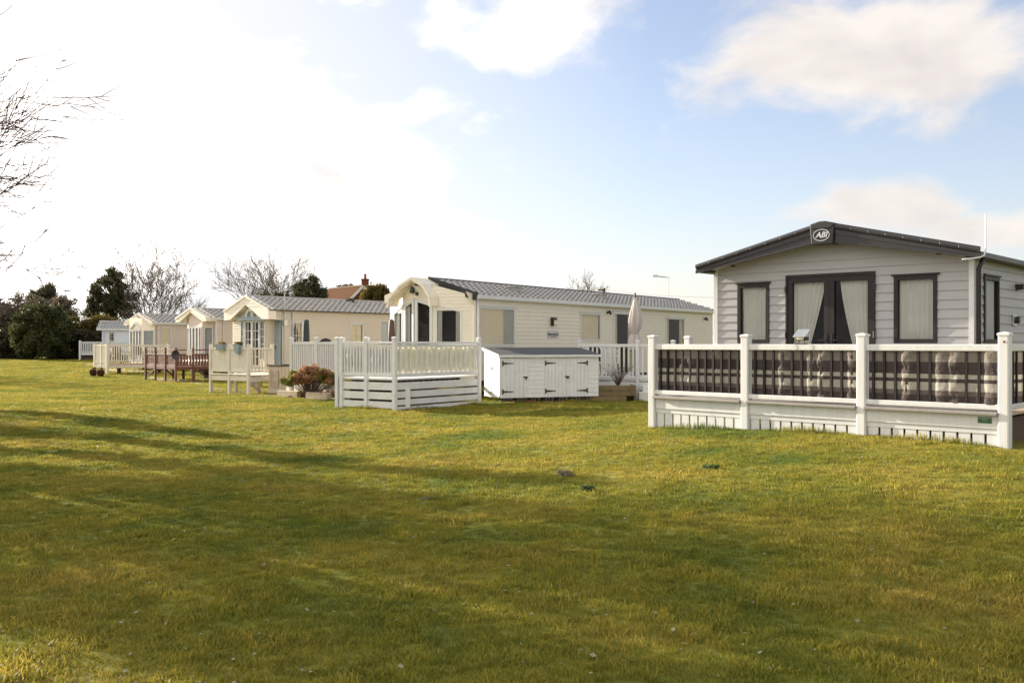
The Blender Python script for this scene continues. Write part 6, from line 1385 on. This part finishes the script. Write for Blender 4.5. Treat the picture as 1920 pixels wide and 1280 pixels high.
# clouds: (column, row, half width px, half height px, weight)
CL = [(1640, 105, 340, 130, 1.1), (1850, 60, 260, 130, .7), (1650, 395, 170, 60, .95), (1860, 440, 190, 50, .9), (985, 45, 200, 100, .95), (880, 15, 110, 50, .7), (180, 130, 160, 90, .8), (1090, 480, 200, 60, .42), (300, 20, 120, 40, .7),
      (60, 130, 120, 110, .8), (420, 260, 520, 160, .75), (150, 400, 500, 220, 1.0), (620, 430, 330, 130, .8), (960, 500, 260, 70, .45), (1250, 545, 200, 40, .35), (1690, 290, 60, 22, .4), (700, 300, 200, 90, .35), (620, 5, 120, 25, .5), (330, 120, 420, 110, .62), (1170, 95, 45, 20, .3)]
acc = None
for u, v, hw_, hh, wt in CL:
    a0, e0 = ae(u, v); sa, se = math.degrees(hw_ / F), math.degrees(hh / F)
    q = MA('ADD', MA('POWER', MA('ABSOLUTE', MA('DIVIDE', MA('SUBTRACT', AZ, a0), sa)), 2), MA('POWER', MA('ABSOLUTE', MA('DIVIDE', MA('SUBTRACT', EL, e0), se)), 2))
    gz = MA('MULTIPLY', MA('EXPONENT', MA('MULTIPLY', q, -.9)), wt); acc = gz if acc is None else MA('MAXIMUM', acc, gz)
cb = nt.nodes.new('ShaderNodeCombineXYZ'); lk.new(MA('MULTIPLY', AZ, .10), cb.inputs[0]); lk.new(MA('MULTIPLY', EL, .19), cb.inputs[1])
nz = nt.nodes.new('ShaderNodeTexNoise'); nz.inputs['Scale'].default_value = 1.5; nz.inputs['Detail'].default_value = 9; nz.inputs['Roughness'].default_value = .56; nz.inputs['Distortion'].default_value = .25; lk.new(cb.outputs[0], nz.inputs['Vector'])
den = MA('ADD', MA('MULTIPLY', MA('SUBTRACT', nz.outputs[0], .5), 1.7), MA('SUBTRACT', acc, .34))
side = MA('MULTIPLY', MA('SUBTRACT', MA('ABSOLUTE', AZ), 33), .06, clamp=True)
den = MA('ADD', den, MA('MULTIPLY', side, .62))     # unseen cloud added outside the view to neutralise the skylight
cm_ = nt.nodes.new('ShaderNodeMapRange'); cm_.interpolation_type = 'SMOOTHSTEP'; cm_.inputs['From Min'].default_value = 0; cm_.inputs['From Max'].default_value = .55; lk.new(den, cm_.inputs[0])
# cloud shading: grey undersides from a second, vertically shifted sample
cb2 = nt.nodes.new('ShaderNodeCombineXYZ'); lk.new(MA('ADD', MA('MULTIPLY', AZ, .10), -.06), cb2.inputs[0]); lk.new(MA('ADD', MA('MULTIPLY', EL, .19), .16), cb2.inputs[1])
nz2 = nt.nodes.new('ShaderNodeTexNoise'); nz2.inputs['Scale'].default_value = 1.5; nz2.inputs['Detail'].default_value = 6; nz2.inputs['Roughness'].default_value = .5; nz2.inputs['Distortion'].default_value = .25; lk.new(cb2.outputs[0], nz2.inputs['Vector'])
sunny = MA('MULTIPLY', MA('SUBTRACT', 12, AZ), 1 / 45., clamp=True); sunny2 = MA('MULTIPLY', MA('SUBTRACT', 8, AZ), 1 / 30., clamp=True)
sh_ = MA('MULTIPLY', MA('SUBTRACT', nz2.outputs[0], .46), 2.6, clamp=True)
a0, e0 = ae(590, 335); gq = MA('EXPONENT', MA('MULTIPLY', MA('ADD', MA('POWER', MA('ABSOLUTE', MA('MULTIPLY', MA('SUBTRACT', AZ, a0), .24)), 2), MA('POWER', MA('ABSOLUTE', MA('MULTIPLY', MA('SUBTRACT', EL, e0), .6)), 2)), -1))
grey_ = MA('MULTIPLY', gq, MA('MULTIPLY', nz2.outputs[0], 1.9))
sh_ = MA('MULTIPLY', sh_, MA('SUBTRACT', 1, MA('MULTIPLY', sunny2, .85)))
mixc = nt.nodes.new('ShaderNodeMix'); mixc.data_type = 'RGBA'; lk.new(sh_, mixc.inputs[0]); mixc.inputs[6].default_value = (4.9, 4.6, 4.35, 1); mixc.inputs[7].default_value = (3.5, 3.25, 3.2, 1)
# brighter towards the sun
vm = nt.nodes.new('ShaderNodeVectorMath'); vm.operation = 'SCALE'; lk.new(mixc.outputs[2], vm.inputs[0]); lk.new(MA('MULTIPLY', MA('ADD', MA('MULTIPLY', sunny, 1.6), 1), MA('SUBTRACT', 1, MA('MULTIPLY', grey_, .42))), vm.inputs['Scale'])
mx = nt.nodes.new('ShaderNodeMix'); mx.data_type = 'RGBA'; lk.new(cm_.outputs[0], mx.inputs[0]); tint = nt.nodes.new('ShaderNodeMix'); tint.data_type = 'RGBA'; tint.blend_type = 'MULTIPLY'; tint.inputs[0].default_value = 1; lk.new(sky.outputs[0], tint.inputs[6]); tint.inputs[7].default_value = (1.05, 1.0, 1.08, 1)
veil = nt.nodes.new('ShaderNodeMix'); veil.data_type = 'RGBA'; lk.new(MA('ADD', MA('MULTIPLY', MA('EXPONENT', MA('MULTIPLY', MA('MAXIMUM', EL, 0), -.16)), .62), MA('ADD', MA('MULTIPLY', sunny2, .88), .14), clamp=True), veil.inputs[0]); lk.new(tint.outputs[2], veil.inputs[6]); veil.inputs[7].default_value = (4.95, 4.92, 4.95, 1)
lk.new(veil.outputs[2], mx.inputs[6]); lk.new(vm.outputs[0], mx.inputs[7])
lk.new(mx.outputs[2], bg.inputs[0]); lk.new(bg.outputs[0], out.inputs[0])

cam = bpy.data.cameras.new('camera'); cam.sensor_width = 36; cam.lens = F / 1920 * 36; cam.shift_y = 5 / 1920; cam.clip_end = 3000; cam.clip_start = .05
co = bpy.data.objects.new('camera', cam); COL.objects.link(co); co.location = (0, 0, EYE); co.rotation_euler = (R(90), 0, 0); S.camera = co
S.view_settings.view_transform = 'Standard'; S.view_settings.look = 'None'; S.view_settings.exposure = 1.25; S.view_settings.gamma = 1
S.cycles.max_bounces = 8; S.cycles.transparent_max_bounces = 12; S.cycles.diffuse_bounces = 4
